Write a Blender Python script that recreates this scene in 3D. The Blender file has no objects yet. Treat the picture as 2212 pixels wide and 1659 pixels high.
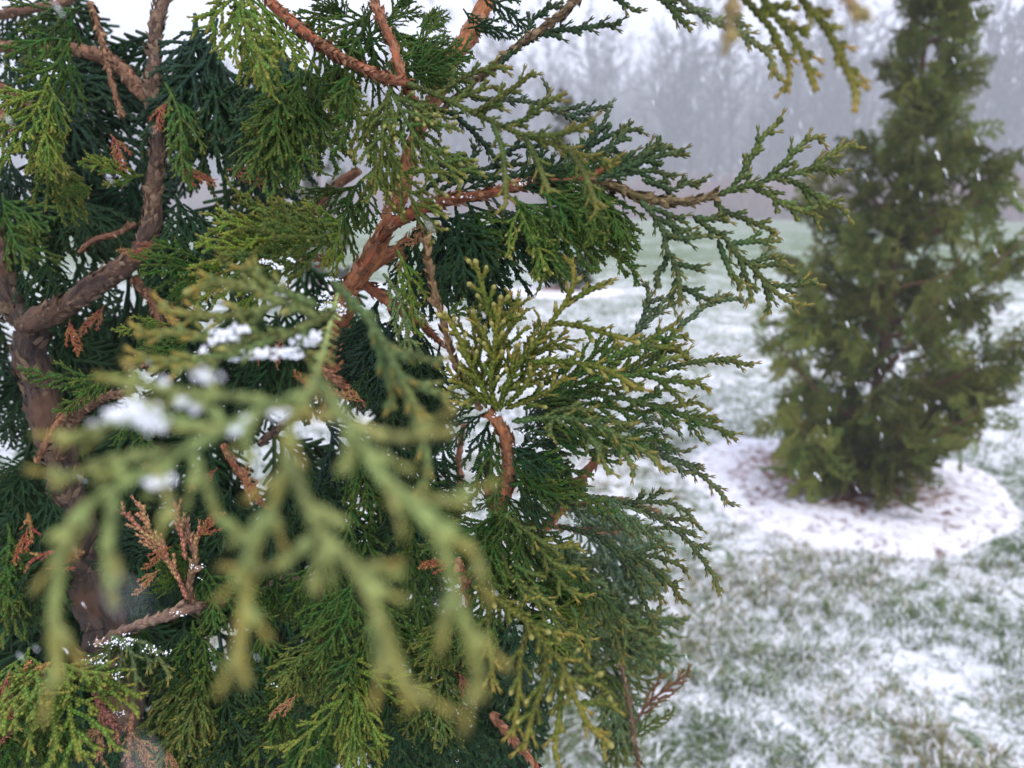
import bpy, math, random
import numpy as np
from mathutils import Vector, Matrix, Euler

random.seed(7)
rng = np.random.default_rng(7)
R = math.radians
SC = bpy.context.scene
COL = SC.collection

# ------------------------------------------------------------------ camera, sky, sun, exposure
CAM_H = 1.40
TILT = R(13.05)
LENS = 27.0
FPX = 2212 * LENS / 36.0
cam_d = bpy.data.cameras.new('camera')
cam_d.lens = LENS
cam_d.sensor_width = 36.0
cam_d.clip_start = 0.005
cam_d.clip_end = 2000
cam_d.dof.use_dof = True
cam_d.dof.focus_distance = 0.35
cam_d.dof.aperture_fstop = 10.5
cam = bpy.data.objects.new('camera', cam_d)
cam.location = (0, 0, CAM_H)
cam.rotation_euler = (math.pi / 2 - TILT, 0, 0)
COL.objects.link(cam)
SC.camera = cam

SUN_EL, SUN_AZ = R(58), R(200)
world = bpy.data.worlds.new('World')
SC.world = world
world.use_nodes = True
wt = world.node_tree
sky = wt.nodes.new('ShaderNodeTexSky')
sky.sky_type = 'NISHITA'
sky.sun_disc = False
sky.sun_elevation = SUN_EL
sky.sun_rotation = SUN_AZ
sky.dust_density = 4.0
wmix = wt.nodes.new('ShaderNodeMixRGB')
wmix.inputs[0].default_value = 0.86            # an even layer of snow cloud in front of the blue
wmix.inputs[2].default_value = (8.4, 8.65, 10.2, 1)
wt.links.new(sky.outputs[0], wmix.inputs[1])
bg = wt.nodes['Background']
wt.links.new(wmix.outputs[0], bg.inputs[0])
bg.inputs[1].default_value = 0.1

sun_d = bpy.data.lights.new('sun', 'SUN')
sun_d.energy = 1.4
sun_d.angle = R(30)
sun_d.color = (1, 0.97, 0.93)
sun = bpy.data.objects.new('sun', sun_d)
sun.rotation_euler = (math.pi / 2 - SUN_EL, 0, R(30))
COL.objects.link(sun)

SC.view_settings.view_transform = 'Standard'
SC.view_settings.look = 'None'
SC.view_settings.gamma = 1
SC.view_settings.use_curve_mapping = False
SC.view_settings.exposure = 0.72
SC.cycles.use_denoising = True
SC.cycles.denoising_prefilter = 'ACCURATE'
SC.cycles.max_bounces = 6
SC.cycles.diffuse_bounces = 4
SC.cycles.glossy_bounces = 2
SC.cycles.volume_bounces = 2
SC.cycles.transparent_max_bounces = 4
SC.cycles.sample_clamp_indirect = 8

FWD = np.array([0, math.cos(TILT), -math.sin(TILT)])
UP = np.array([0, math.sin(TILT), math.cos(TILT)])
RT = np.array([1.0, 0, 0])
CAMP = np.array([0, 0, CAM_H])


def P(px, py, d):
    """A point d metres away along the view axis, seen at (px, py) of a 2212 x 1659 picture."""
    return CAMP + d * (FWD + (px - 1106) / FPX * RT - (py - 829.5) / FPX * UP)


def G(px, py, z=0.0):
    v = FWD + (px - 1106) / FPX * RT - (py - 829.5) / FPX * UP
    return CAMP + v * ((z - CAM_H) / v[2])


# ------------------------------------------------------------------ helpers
def norm(v):
    v = np.asarray(v, float)
    return v / (np.linalg.norm(v, axis=-1, keepdims=True) + 1e-12)


def tag(o, label=None, cat=None, group=None, kind=None):
    if label: o['label'] = label
    if cat: o['category'] = cat
    if group: o['group'] = group
    if kind: o['kind'] = kind
    return o


def mesh_from(name, V, T, attr=None, smooth=True, mats=(), uvq=None):
    V = np.ascontiguousarray(V, np.float32)
    T = np.ascontiguousarray(T, np.int32)
    me = bpy.data.meshes.new(name)
    k = T.shape[1]
    me.vertices.add(len(V))
    me.vertices.foreach_set('co', V.ravel())
    me.loops.add(T.size)
    me.loops.foreach_set('vertex_index', T.ravel())
    me.polygons.add(len(T))
    me.polygons.foreach_set('loop_start', np.arange(0, T.size, k, dtype=np.int32))
    me.polygons.foreach_set('loop_total', np.full(len(T), k, np.int32))
    me.polygons.foreach_set('use_smooth', np.full(len(T), smooth, bool))
    if attr is not None:
        a = me.attributes.new('leafdata', 'FLOAT_COLOR', 'POINT')
        a.data.foreach_set('color', np.ascontiguousarray(attr, np.float32).ravel())
    for m in mats:
        me.materials.append(m)
    me.update(calc_edges=True)
    me.validate()
    return me


def link(name, me, loc=(0, 0, 0), parent=None):
    o = bpy.data.objects.new(name, me)
    COL.objects.link(o)
    o.location = loc
    if parent is not None:
        o.parent = parent
    return o


def catmull(pts, step):
    """Smooth curve through pts sampled about every step metres."""
    p = np.asarray(pts, float)
    if len(p) == 2:
        n = max(2, int(np.linalg.norm(p[1] - p[0]) / step) + 1)
        return p[0] + (p[1] - p[0]) * np.linspace(0, 1, n)[:, None]
    q = np.vstack([2 * p[0] - p[1], p, 2 * p[-1] - p[-2]])
    out = []
    for i in range(len(p) - 1):
        a, b, c, d = q[i:i + 4]
        t = np.linspace(0, 1, 24, endpoint=False)[:, None]
        out.append(0.5 * (2 * b + (c - a) * t + (2 * a - 5 * b + 4 * c - d) * t * t + (3 * b - a - 3 * c + d) * t ** 3))
    out = np.vstack(out + [p[-1:]])
    L = np.concatenate([[0], np.cumsum(np.linalg.norm(np.diff(out, axis=0), axis=1))])
    n = max(2, int(L[-1] / step) + 1)
    s = np.linspace(0, L[-1], n)
    return np.stack([np.interp(s, L, out[:, k]) for k in range(out.shape[1])], 1)


# ------------------------------------------------------------------ materials
def new_mat(name):
    m = bpy.data.materials.new(name)
    m.use_nodes = True
    nt = m.node_tree
    return m, nt, nt.nodes['Principled BSDF']


def N(nt, kind, **kw):
    n = nt.nodes.new(kind)
    for k, v in kw.items():
        setattr(n, k, v)
    return n


def mixc(nt, fac, a, b, blend='MIX'):
    m = N(nt, 'ShaderNodeMixRGB', blend_type=blend)
    for i, v in enumerate((fac, a, b)):
        if hasattr(v, 'links'):
            nt.links.new(v, m.inputs[i])
        elif i == 0:
            m.inputs[0].default_value = v
        else:
            m.inputs[i].default_value = (*v, 1)
    return m.outputs[0]


def math_n(nt, op, a, b=None, clamp=False):
    m = N(nt, 'ShaderNodeMath', operation=op, use_clamp=clamp)
    for i, v in enumerate((a, b)):
        if v is None: continue
        if hasattr(v, 'links'):
            nt.links.new(v, m.inputs[i])
        else:
            m.inputs[i].default_value = v
    return m.outputs[0]


def ramp(nt, fac, stops):
    r = N(nt, 'ShaderNodeValToRGB')
    nt.links.new(fac, r.inputs[0])
    e = r.color_ramp.elements
    while len(e) < len(stops):
        e.new(0.5)
    for i, (p, c) in enumerate(stops):
        e[i].position = p
        e[i].color = (*c, 1) if len(c) == 3 else c
    return r.outputs[0]


def noise(nt, scale, detail=4, rough=0.5, coord=None, dist=0.0):
    n = N(nt, 'ShaderNodeTexNoise')
    n.inputs['Scale'].default_value = scale
    n.inputs['Detail'].default_value = detail
    n.inputs['Roughness'].default_value = rough
    n.inputs['Distortion'].default_value = dist
    if coord is not None:
        nt.links.new(coord, n.inputs['Vector'])
    return n.outputs['Fac']


def bump(nt, h, strength, dist):
    b = N(nt, 'ShaderNodeBump')
    b.inputs['Strength'].default_value = strength
    b.inputs['Distance'].default_value = dist
    nt.links.new(h, b.inputs['Height'])
    return b.outputs[0]


def mat_foliage():
    # base colour comes from the object's colour; leafdata: r = how near the shoot tip, g = random per scale plus painted shading from dark scale base to pale margin, b = bud, a = random per twig
    m, nt, p = new_mat('scale_leaves')
    oi = N(nt, 'ShaderNodeObjectInfo')
    at = N(nt, 'ShaderNodeAttribute', attribute_name='leafdata')
    sp = N(nt, 'ShaderNodeSeparateColor')
    nt.links.new(at.outputs['Color'], sp.inputs[0])
    tc = N(nt, 'ShaderNodeTexCoord')
    base = oi.outputs['Color']
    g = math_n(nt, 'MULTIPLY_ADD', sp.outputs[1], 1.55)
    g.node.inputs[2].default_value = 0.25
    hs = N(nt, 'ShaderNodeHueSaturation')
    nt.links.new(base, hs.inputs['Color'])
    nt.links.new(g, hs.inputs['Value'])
    h = math_n(nt, 'MULTIPLY_ADD', at.outputs['Alpha'], 0.07)
    h.node.inputs[2].default_value = 0.465
    nt.links.new(h, hs.inputs['Hue'])
    c = hs.outputs[0]
    # yellow growing tips
    t = math_n(nt, 'POWER', sp.outputs[0], 4.0)
    t = math_n(nt, 'MULTIPLY', t, oi.outputs['Alpha'], clamp=True)
    c = mixc(nt, t, c, (0.27, 0.235, 0.045))
    t2 = math_n(nt, 'POWER', sp.outputs[0], 22.0)
    t2 = math_n(nt, 'MULTIPLY', t2, math_n(nt, 'MULTIPLY', oi.outputs['Alpha'], 0.5), clamp=True)
    c = mixc(nt, t2, c, (0.33, 0.17, 0.05))
    c = mixc(nt, sp.outputs[2], c, (0.36, 0.32, 0.11))
    n1 = noise(nt, 160, 3, 0.6, tc.outputs['Object'])
    c = mixc(nt, 0.55, c, ramp(nt, n1, [(0.25, (0.45, 0.5, 0.5)), (0.7, (1.25, 1.2, 1.1))]), 'MULTIPLY')
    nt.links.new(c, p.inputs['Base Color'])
    p.inputs['Roughness'].default_value = 0.5
    p.inputs['Specular IOR Level'].default_value = 0.12
    n2 = noise(nt, 2200, 2, 0.5, tc.outputs['Object'])
    nt.links.new(bump(nt, n2, 0.35, 0.0004), p.inputs['Normal'])
    return m


def mat_bark():
    # object colour = main bark; object alpha = how much grey; leafdata.b = 1 on the peeling flakes
    m, nt, p = new_mat('peeling_bark')
    oi = N(nt, 'ShaderNodeObjectInfo')
    at = N(nt, 'ShaderNodeAttribute', attribute_name='leafdata')
    sp = N(nt, 'ShaderNodeSeparateColor')
    nt.links.new(at.outputs['Color'], sp.inputs[0])
    tc = N(nt, 'ShaderNodeTexCoord')
    bc = N(nt, 'ShaderNodeAttribute', attribute_name='barkco')
    n1 = noise(nt, 300, 5, 0.7, bc.outputs['Vector'], 0.7)
    n2 = noise(nt, 900, 4, 0.6, bc.outputs['Vector'], 0.3)
    n3 = noise(nt, 45, 3, 0.6, tc.outputs['Object'], 0.5)
    c = mixc(nt, 0.85, oi.outputs['Color'], ramp(nt, n1, [(0.36, (0.35, 0.33, 0.34)), (0.5, (1, 1, 1)), (0.64, (1.7, 1.5, 1.3))]), 'MULTIPLY')
    c = mixc(nt, 0.5, c, ramp(nt, n2, [(0.3, (0.5, 0.5, 0.5)), (0.7, (1.4, 1.35, 1.3))]), 'MULTIPLY')
    c = mixc(nt, ramp(nt, n3, [(0.48, (0, 0, 0)), (0.62, (.55, .55, .55))]), c, (0.16, 0.085, 0.05))
    fl = mixc(nt, 0.38, oi.outputs['Color'], (0.38, 0.25, 0.15))
    fv = math_n(nt, 'MULTIPLY_ADD', sp.outputs[1], 0.9)
    fv.node.inputs[2].default_value = 0.45
    hs = N(nt, 'ShaderNodeHueSaturation')
    nt.links.new(fl, hs.inputs['Color'])
    nt.links.new(fv, hs.inputs['Value'])
    c = mixc(nt, sp.outputs[2], c, hs.outputs[0])
    nt.links.new(c, p.inputs['Base Color'])
    p.inputs['Roughness'].default_value = 0.75
    p.inputs['Specular IOR Level'].default_value = 0.1
    hh = math_n(nt, 'ADD', n1, math_n(nt, 'MULTIPLY', n2, 0.5))
    nt.links.new(bump(nt, hh, 1.0, 0.0022), p.inputs['Normal'])
    return m


def mat_snow(name='fresh_snow'):
    m, nt, p = new_mat(name)
    p.inputs['Base Color'].default_value = (0.86, 0.88, 0.92, 1)
    p.inputs['Roughness'].default_value = 0.75
    p.inputs['Specular IOR Level'].default_value = 0.2
    p.inputs['Subsurface Weight'].default_value = 0.0
    return m


def mat_plain(name, col, rough=0.8, var=0.3, scale=8):
    m, nt, p = new_mat(name)
    tc = N(nt, 'ShaderNodeTexCoord')
    n1 = noise(nt, scale, 4, 0.6, tc.outputs['Object'])
    lo, hi = 1 - var, 1 + var
    c = mixc(nt, 1.0, col, ramp(nt, n1, [(0.3, (lo, lo, lo)), (0.7, (hi, hi, hi))]), 'MULTIPLY')
    nt.links.new(c, p.inputs['Base Color'])
    p.inputs['Roughness'].default_value = rough
    p.inputs['Specular IOR Level'].default_value = 0.2
    return m


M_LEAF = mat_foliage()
M_BARK = mat_bark()
M_SNOW = mat_snow()


def mat_lawn():
    m, nt, p = new_mat('snow_dusted_lawn')
    geo = N(nt, 'ShaderNodeNewGeometry')
    pos = geo.outputs['Position']
    sx = N(nt, 'ShaderNodeSeparateXYZ')
    nt.links.new(pos, sx.inputs[0])
    a = noise(nt, 2.1, 4, 0.6, pos)          # broad patches
    b = noise(nt, 11, 5, 0.65, pos, 0.6)     # tufts
    c = noise(nt, 55, 4, 0.7, pos, 0.8)      # blades
    s = math_n(nt, 'ADD', math_n(nt, 'MULTIPLY', a, 0.45), math_n(nt, 'ADD', math_n(nt, 'MULTIPLY', b, 0.75), math_n(nt, 'MULTIPLY', c, 0.65)))
    # the open field beyond the trees has been blown barer than the lawn
    mr = N(nt, 'ShaderNodeMapRange')
    nt.links.new(sx.outputs[1], mr.inputs[0])
    mr.inputs[1].default_value = 7; mr.inputs[2].default_value = 21
    mr.inputs[3].default_value = 0.0; mr.inputs[4].default_value = 0.17
    s = math_n(nt, 'SUBTRACT', s, mr.outputs[0])
    big = noise(nt, 0.45, 3, 0.6, pos, 0.4)
    s = math_n(nt, 'ADD', s, math_n(nt, 'MULTIPLY', math_n(nt, 'SUBTRACT', big, 0.5), 0.38))
    snowf = ramp(nt, s, [(0.78, (0, 0, 0)), (0.95, (1, 1, 1))])
    g = ramp(nt, c, [(0.3, (0.045, 0.075, 0.03)), (0.5, (0.10, 0.17, 0.065)), (0.72, (0.2, 0.2, 0.1))])
    col = mixc(nt, snowf, g, (0.84, 0.86, 0.92))
    nt.links.new(col, p.inputs['Base Color'])
    p.inputs['Roughness'].default_value = 0.85
    p.inputs['Specular IOR Level'].default_value = 0.1
    nt.links.new(bump(nt, math_n(nt, 'ADD', b, c), 0.8, 0.02), p.inputs['Normal'])
    return m


def mat_mulch():
    m, nt, p = new_mat('snowy_mulch')
    tc = N(nt, 'ShaderNodeTexCoord')
    pos = tc.outputs['Object']
    ln = N(nt, 'ShaderNodeVectorMath', operation='LENGTH')
    nt.links.new(pos, ln.inputs[0])
    a = noise(nt, 24, 5, 0.7, pos, 0.5)
    b = noise(nt, 6, 4, 0.6, pos)
    s = math_n(nt, 'ADD', math_n(nt, 'MULTIPLY', a, 0.9), math_n(nt, 'MULTIPLY', b, 0.35))
    mr = N(nt, 'ShaderNodeMapRange')          # the crown keeps the snow off the mulch near the stem
    nt.links.new(ln.outputs['Value'], mr.inputs[0])
    mr.inputs[1].default_value = 0.12; mr.inputs[2].default_value = 0.62
    mr.inputs[3].default_value = -0.26; mr.inputs[4].default_value = 0.065
    s = math_n(nt, 'ADD', s, mr.outputs[0])
    f = ramp(nt, s, [(0.50, (0, 0, 0)), (0.68, (1, 1, 1))])
    d = ramp(nt, a, [(0.3, (0.10, 0.05, 0.035)), (0.6, (0.28, 0.13, 0.08))])
    nt.links.new(mixc(nt, f, d, (0.82, 0.82, 0.90)), p.inputs['Base Color'])
    p.inputs['Roughness'].default_value = 0.9
    p.inputs['Specular IOR Level'].default_value = 0.1
    nt.links.new(bump(nt, a, 0.8, 0.02), p.inputs['Normal'])
    return m


# ------------------------------------------------------------------ setting: lawn, beds, grass, woodland, haze
def value_noise(x, y, seed=0):
    xi, yi = np.floor(x).astype(np.int64), np.floor(y).astype(np.int64)
    fx, fy = x - xi, y - yi
    fx, fy = fx * fx * (3 - 2 * fx), fy * fy * (3 - 2 * fy)

    def h(a, b):
        n = (a * 374761393 + b * 668265263 + seed * 1442695041) & 0x7fffffff
        n = ((n ^ (n >> 13)) * 1274126177) & 0x7fffffff
        return ((n ^ (n >> 16)) & 0xffff) / 65535.0
    return (h(xi, yi) * (1 - fx) + h(xi + 1, yi) * fx) * (1 - fy) + (h(xi, yi + 1) * (1 - fx) + h(xi + 1, yi + 1) * fx) * fy


def ground_z(x, y):
    r = np.hypot(x, y)
    k = np.clip(1.2 - r / 14.0, 0, 1)
    z = (value_noise(x * 6, y * 6, 1) - 0.5) * 0.030 + (value_noise(x * 17, y * 17, 2) - 0.5) * 0.020
    return z * k


def build_lawn():
    rad = np.concatenate([[0.0], np.geomspace(0.35, 12, 180), np.geomspace(12.6, 900, 40)])
    ang = np.linspace(-math.pi, math.pi, 481)[:-1]
    rr, aa = np.meshgrid(rad[1:], ang, indexing='ij')
    x, y = rr * np.sin(aa), rr * np.cos(aa)
    V = np.concatenate([[[0, 0, 0]], np.stack([x, y, ground_z(x, y)], -1).reshape(-1, 3)])
    na, nr = len(ang), len(rad) - 1
    i = np.arange(na); j = (i + 1) % na
    T = [np.stack([np.zeros(na, int), 1 + j, 1 + i], 1)]
    for k in range(nr - 1):
        a, b = 1 + k * na, 1 + (k + 1) * na
        T.append(np.stack([a + i, a + j, b + j], 1))
        T.append(np.stack([a + i, b + j, b + i], 1))
    o = link('lawn', mesh_from('lawn', V, np.concatenate(T), mats=[mat_lawn()]))
    tag(o, 'wide lawn of green grass thinly dusted with snow', 'lawn', kind='structure')


build_lawn()

BED1 = G(1818, 1052)
TREE1 = G(1858, 1070)
FAR1 = np.array([*G(1215, 632)[:2], 0])
FAR2 = np.array([*G(700, 620)[:2], 0])
M_MULCH = mat_mulch()


def build_bed(c, r, label):
    rad = np.linspace(0, 1, 26); ang = np.linspace(0, 2 * math.pi, 97)[:-1]
    wob = 1 + 0.05 * np.sin(3 * ang + 1) + 0.03 * np.sin(7 * ang)
    V = [[0, 0, 0.06]]; T = []
    for k in range(1, 26):
        rr = rad[k] * r * wob
        x, y = rr * np.cos(ang), rr * np.sin(ang)
        z = 0.06 * (1 - rad[k] ** 4) + (value_noise(x * 40 + 50, y * 40 + 50, 5) - 0.5) * 0.028 + 0.012 - (0.03 if k == 25 else 0)
        V += np.stack([x, y, z], 1).tolist()
    n = 96; i = np.arange(n); j = (i + 1) % n
    T.append(np.stack([np.zeros(n, int), 1 + i, 1 + j], 1))
    for k in range(24):
        a, b = 1 + k * n, 1 + (k + 1) * n
        T.append(np.stack([a + i, b + i, b + j], 1)); T.append(np.stack([a + i, b + j, a + j], 1))
    o = link('mulch_bed', mesh_from('mulch_bed', np.array(V), np.concatenate(T), mats=[M_MULCH]), (c[0], c[1], 0.004))
    tag(o, label, 'mulch bed', kind='structure')


build_bed(BED1, 0.80, 'round mulch bed under snow with bare red brown mulch at its middle')
build_bed(FAR1, 1.0, 'small snow covered mulch ring around the distant evergreen')
build_bed(FAR2, 1.0, 'snow covered mulch ring behind the brown barked branches')


def build_grass():
    m, nt, p = new_mat('grass_blades')
    at = N(nt, 'ShaderNodeAttribute', attribute_name='leafdata')
    sp = N(nt, 'ShaderNodeSeparateColor')
    nt.links.new(at.outputs['Color'], sp.inputs[0])
    c = ramp(nt, sp.outputs[1], [(0.0, (0.032, 0.065, 0.024)), (0.5, (0.085, 0.145, 0.045)), (0.75, (0.15, 0.17, 0.06)), (0.92, (0.25, 0.19, 0.10))])
    c = mixc(nt, sp.outputs[2], c, (0.83, 0.85, 0.9))
    nt.links.new(c, p.inputs['Base Color'])
    p.inputs['Roughness'].default_value = 0.7
    p.inputs['Specular IOR Level'].default_value = 0.2
    n = 300000
    # denser close by, thinning out to 14 m, only where the lawn can be seen past the foreground tree
    r = 1.1 * (13.0 / 1.1) ** rng.random(n)
    a = R(-36) + R(78) * rng.random(n)
    x, y = r * np.sin(a), r * np.cos(a)
    tuft = value_noise(x * 2.3 + 90, y * 3.6 + 90, 9) * 0.5 + value_noise(x * 7 + 40, y * 11 + 40, 11) * 0.5
    fine = value_noise(x * 24 + 11, y * 18 + 7, 21)
    tuft = tuft * .66 + fine * .34
    keep = (tuft + 0.42 * (rng.random(n) - .38) > 0.515)
    for c0, rad in ((BED1, 0.78), (FAR1, 0.98), (FAR2, 0.98)):
        keep &= np.hypot(x - c0[0], y - c0[1]) > rad * (1 + 0.04 * rng.random(n))
    x, y, tuft = x[keep], y[keep], tuft[keep]
    n = len(x)
    z = ground_z(x, y)
    h = (0.011 + 0.05 * np.clip(tuft - 0.42, 0, 0.4) + 0.022 * rng.random(n)) * (0.6 + 0.7 * rng.random(n))
    w = 0.0010 + 0.0010 * rng.random(n) + 0.0004 * np.hypot(x, y) / 2
    th = rng.random(n) * 2 * math.pi
    lean = h * (0.4 + 2.0 * rng.random(n))
    lx, ly = np.cos(th) * lean, np.sin(th) * lean
    sx, sy = -np.sin(th) * w, np.cos(th) * w
    b = np.stack([x, y, z - 0.004], 1)
    V = np.stack([b - np.stack([sx, sy, 0 * x], 1), b + np.stack([sx, sy, 0 * x], 1),
                  b + np.stack([lx * .4 - sx * .8, ly * .4 - sy * .8, h * .7], 1), b + np.stack([lx * .4 + sx * .8, ly * .4 + sy * .8, h * .7], 1),
                  b + np.stack([lx, ly, h], 1)], 1).reshape(-1, 3)
    k = np.arange(n)[:, None] * 5
    T = np.concatenate([k + [0, 1, 3], k + [0, 3, 2], k + [2, 3, 4]])
    A = np.zeros((n, 5, 4), np.float32)
    A[..., 1] = np.clip(.62 * rng.random(n) + 1.1 * (value_noise(x * 1.7 + 5, y * 2.2 + 5, 31) - .35), 0, 1)[:, None]
    snow = (rng.random(n) < 0.28).astype(np.float32)
    A[:, 2:, 2] = snow[:, None]
    A[..., 3] = 1
    o = link('grass', mesh_from('grass', V, T, A.reshape(-1, 4), mats=[m]))
    tag(o, 'short grass blades poking through the thin snow', 'grass', kind='stuff')


build_grass()


def tubes(segs, sides):
    """Many straight tapered bars: segs = array (n, 8) of two ends and two radii. Returns V, T."""
    segs = np.asarray(segs, float)
    n = len(segs)
    a, b = segs[:, :3], segs[:, 3:6]
    t = norm(b - a)
    ref = np.where(np.abs(t[:, 2:3]) > 0.9, [[1.0, 0, 0]], [[0, 0, 1.0]])
    s = norm(np.cross(t, ref)); q = np.cross(t, s)
    ang = np.arange(sides) * 2 * math.pi / sides
    ring = s[:, None] * np.cos(ang)[None, :, None] + q[:, None] * np.sin(ang)[None, :, None]
    V = np.concatenate([a[:, None] + ring * segs[:, 6, None, None], b[:, None] + ring * segs[:, 7, None, None]], 1).reshape(-1, 3)
    base = (np.arange(n) * 2 * sides)[:, None]
    i = np.arange(sides); j = (i + 1) % sides
    T = np.concatenate([np.stack([base + i, base + j, base + j + sides], -1).reshape(-1, 3),
                        np.stack([base + i, base + j + sides, base + i + sides], -1).reshape(-1, 3)])
    return V, T


def bare_tree_segs(x, y, h, rs):
    trunk, limbs = [], []
    p = np.array([x, y, -0.2]); r = 0.013 * h + 0.03
    d = norm([rs.normal(0, .05), rs.normal(0, .05), 1])
    pts = [p]
    k = 7
    for i in range(k):
        q = p + d * h / k
        r2 = r * 0.8
        trunk.append([*p, *q, r, r2])
        p, r = q, r2
        d = norm(d + rs.normal(0, .07, 3) * [1, 1, .2])
        pts.append(p)
        if i >= 1:
            for _ in range(3 if i < 3 else 5):
                l = h * (0.28 - 0.025 * i) * rs.uniform(.6, 1.1)
                ld = norm(np.array([rs.normal(), rs.normal(), rs.uniform(.5, 1.6)]))
                b0 = p - d * rs.random() * h / k
                b1 = b0 + ld * l * .5
                b2 = b1 + norm(ld + [0, 0, .3]) * l * .5
                limbs.append([*b0, *b1, r * .55, r * .35]); limbs.append([*b1, *b2, r * .35, .02])
                for _ in range(4):
                    s0 = b0 + (b2 - b0) * rs.uniform(.25, 1)
                    sd = norm(ld + rs.normal(0, .55, 3) + [0, 0, .25])
                    s1 = s0 + sd * l * rs.uniform(.25, .5)
                    limbs.append([*s0, *s1, .11, .06])
    return trunk, limbs


def build_woodland():
    m = mat_plain('winter_bark', (0.06, 0.058, 0.066), 0.9, 0.35, 0.6)
    mb = mat_plain('brush_twigs', (0.24, 0.105, 0.085), 0.9, 0.3, 0.8)
    rs = np.random.default_rng(31)
    # the edge of the wood runs from near at one side to far at the other
    def edge(u):   # u = 0 .. 1 from the far end to the near end
        return np.array([-120 + 200 * u, 150 - 85 * u])
    T_all = []
    for i in range(430):
        u = rs.random()
        depth = rs.random() ** 1.2 * 62 + 3
        c = edge(u) + np.array([0.3, 1.0]) * depth
        a, b = bare_tree_segs(c[0], c[1], rs.uniform(18, 27), rs)
        T_all += a + b
    for i in range(650):      # the depths of the wood
        c = edge(rs.random()) + np.array([0.3, 1.0]) * rs.uniform(45, 95)
        h = rs.uniform(20, 28); r = .2 + .15 * rs.random()
        top = np.array([c[0] + rs.normal(0, 1), c[1], h])
        T_all.append([c[0], c[1], -.2, *top, r, .06])
        for _ in range(11):
            b0 = np.array([c[0], c[1], 0]) + (top - [c[0], c[1], 0]) * rs.uniform(.25, .95)
            T_all.append([*b0, *(b0 + [rs.normal(0, 2.6), rs.normal(0, 1), rs.uniform(1.5, 6)]), .16, .07])
    V, T = tubes(T_all, 3)
    o = link('woodland', mesh_from('woodland', V, T, mats=[m]))
    tag(o, 'misty grey wood of leafless trees beyond the field', 'woodland', kind='stuff')
    for i in range(14):
        u = 0.50 + 0.5 * (i + rs.random() * .8) / 14
        c = edge(u) + np.array([0.3, 1.0]) * rs.uniform(0, 2.0)
        a, b = bare_tree_segs(c[0], c[1], rs.uniform(19, 25), rs)
        root = bpy.data.objects.new('bare_tree', None); COL.objects.link(root)
        root.location = (c[0], c[1], 0)
        tag(root, 'tall leafless grey tree at the misty edge of the wood', 'tree', 'leafless trees along the edge of the wood')
        for nm, sg, sd in (('trunk', a, 6), ('crown', b, 3)):
            V, T = tubes(sg, sd)
            V = V - [c[0], c[1], 0]
            link(nm, mesh_from(nm, V, T, mats=[m]), parent=root)
    segs = []
    for i in range(6000):
        u = rs.random()
        c = edge(u) + np.array([0.3, 1.0]) * rs.normal(0, 2.2) - [0, 2.5]
        h = rs.uniform(1.4, 4.6)
        p0 = np.array([c[0], c[1], -.05])
        p1 = p0 + [rs.normal(0, .3) * h, rs.normal(0, .3) * h, h]
        segs.append([*p0, *p1, .12, .05])
        for _ in range(3):
            q0 = p0 + (p1 - p0) * rs.uniform(.2, .9)
            q1 = q0 + [rs.normal(0, .35) * h * .6, rs.normal(0, .35) * h * .6, h * .4]
            segs.append([*q0, *q1, .075, .035])
    V, T = tubes(segs, 3)
    o = link('brush', mesh_from('brush', V, T, mats=[mb]))
    tag(o, 'low reddish brown brush along the foot of the wood', 'brush', kind='stuff')


build_woodland()


def build_haze():
    m = bpy.data.materials.new('snowy_air')
    m.use_nodes = True
    nt = m.node_tree
    nt.nodes.remove(nt.nodes['Principled BSDF'])
    v = nt.nodes.new('ShaderNodeVolumePrincipled')
    v.inputs['Color'].default_value = (0.91, 0.92, 1.0, 1)
    v.inputs['Density'].default_value = 0.0056
    nt.links.new(v.outputs[0], nt.nodes['Material Output'].inputs['Volume'])
    x0, x1, y0, y1, z0, z1 = -270, 270, -60, 380, -1.2, 40
    V = [(x, y, z) for x in (x0, x1) for y in (y0, y1) for z in (z0, z1)]
    F = [(0, 1, 3, 2), (4, 6, 7, 5), (0, 4, 5, 1), (2, 3, 7, 6), (0, 2, 6, 4), (1, 5, 7, 3)]
    me = bpy.data.meshes.new('haze'); me.from_pydata(V, [], F); me.materials.append(m)
    o = link('haze', me)
    tag(o, 'pale misty air thick with falling snow over the field', 'haze', kind='stuff')


build_haze()

# ------------------------------------------------------------------ scale-leaved twigs
# templates: (along, across, out) in units of scale length, twig width, twig width
FAC_V = np.array([(0, -.20, .14), (0, .20, .14), (.55, -.38, .16), (.55, .38, .16), (.52, 0, .44), (.92, 0, .46), (1.02, 0, .26)])
FAC_T = np.array([(0, 4, 2), (0, 1, 4), (1, 3, 4), (2, 4, 5), (4, 3, 5), (2, 5, 6), (5, 3, 6)])
LAT_V = np.array([(0, .10, .2), (0, .10, -.2), (0, .32, 0), (.55, .68, 0), (.55, .22, .29), (.55, .22, -.29), (.90, .52, 0), (.98, .30, 0)])
LAT_T = np.array([(0, 4, 3), (0, 3, 2), (1, 2, 3), (1, 3, 5), (4, 6, 3), (3, 6, 5), (4, 7, 6), (5, 6, 7)])


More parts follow.
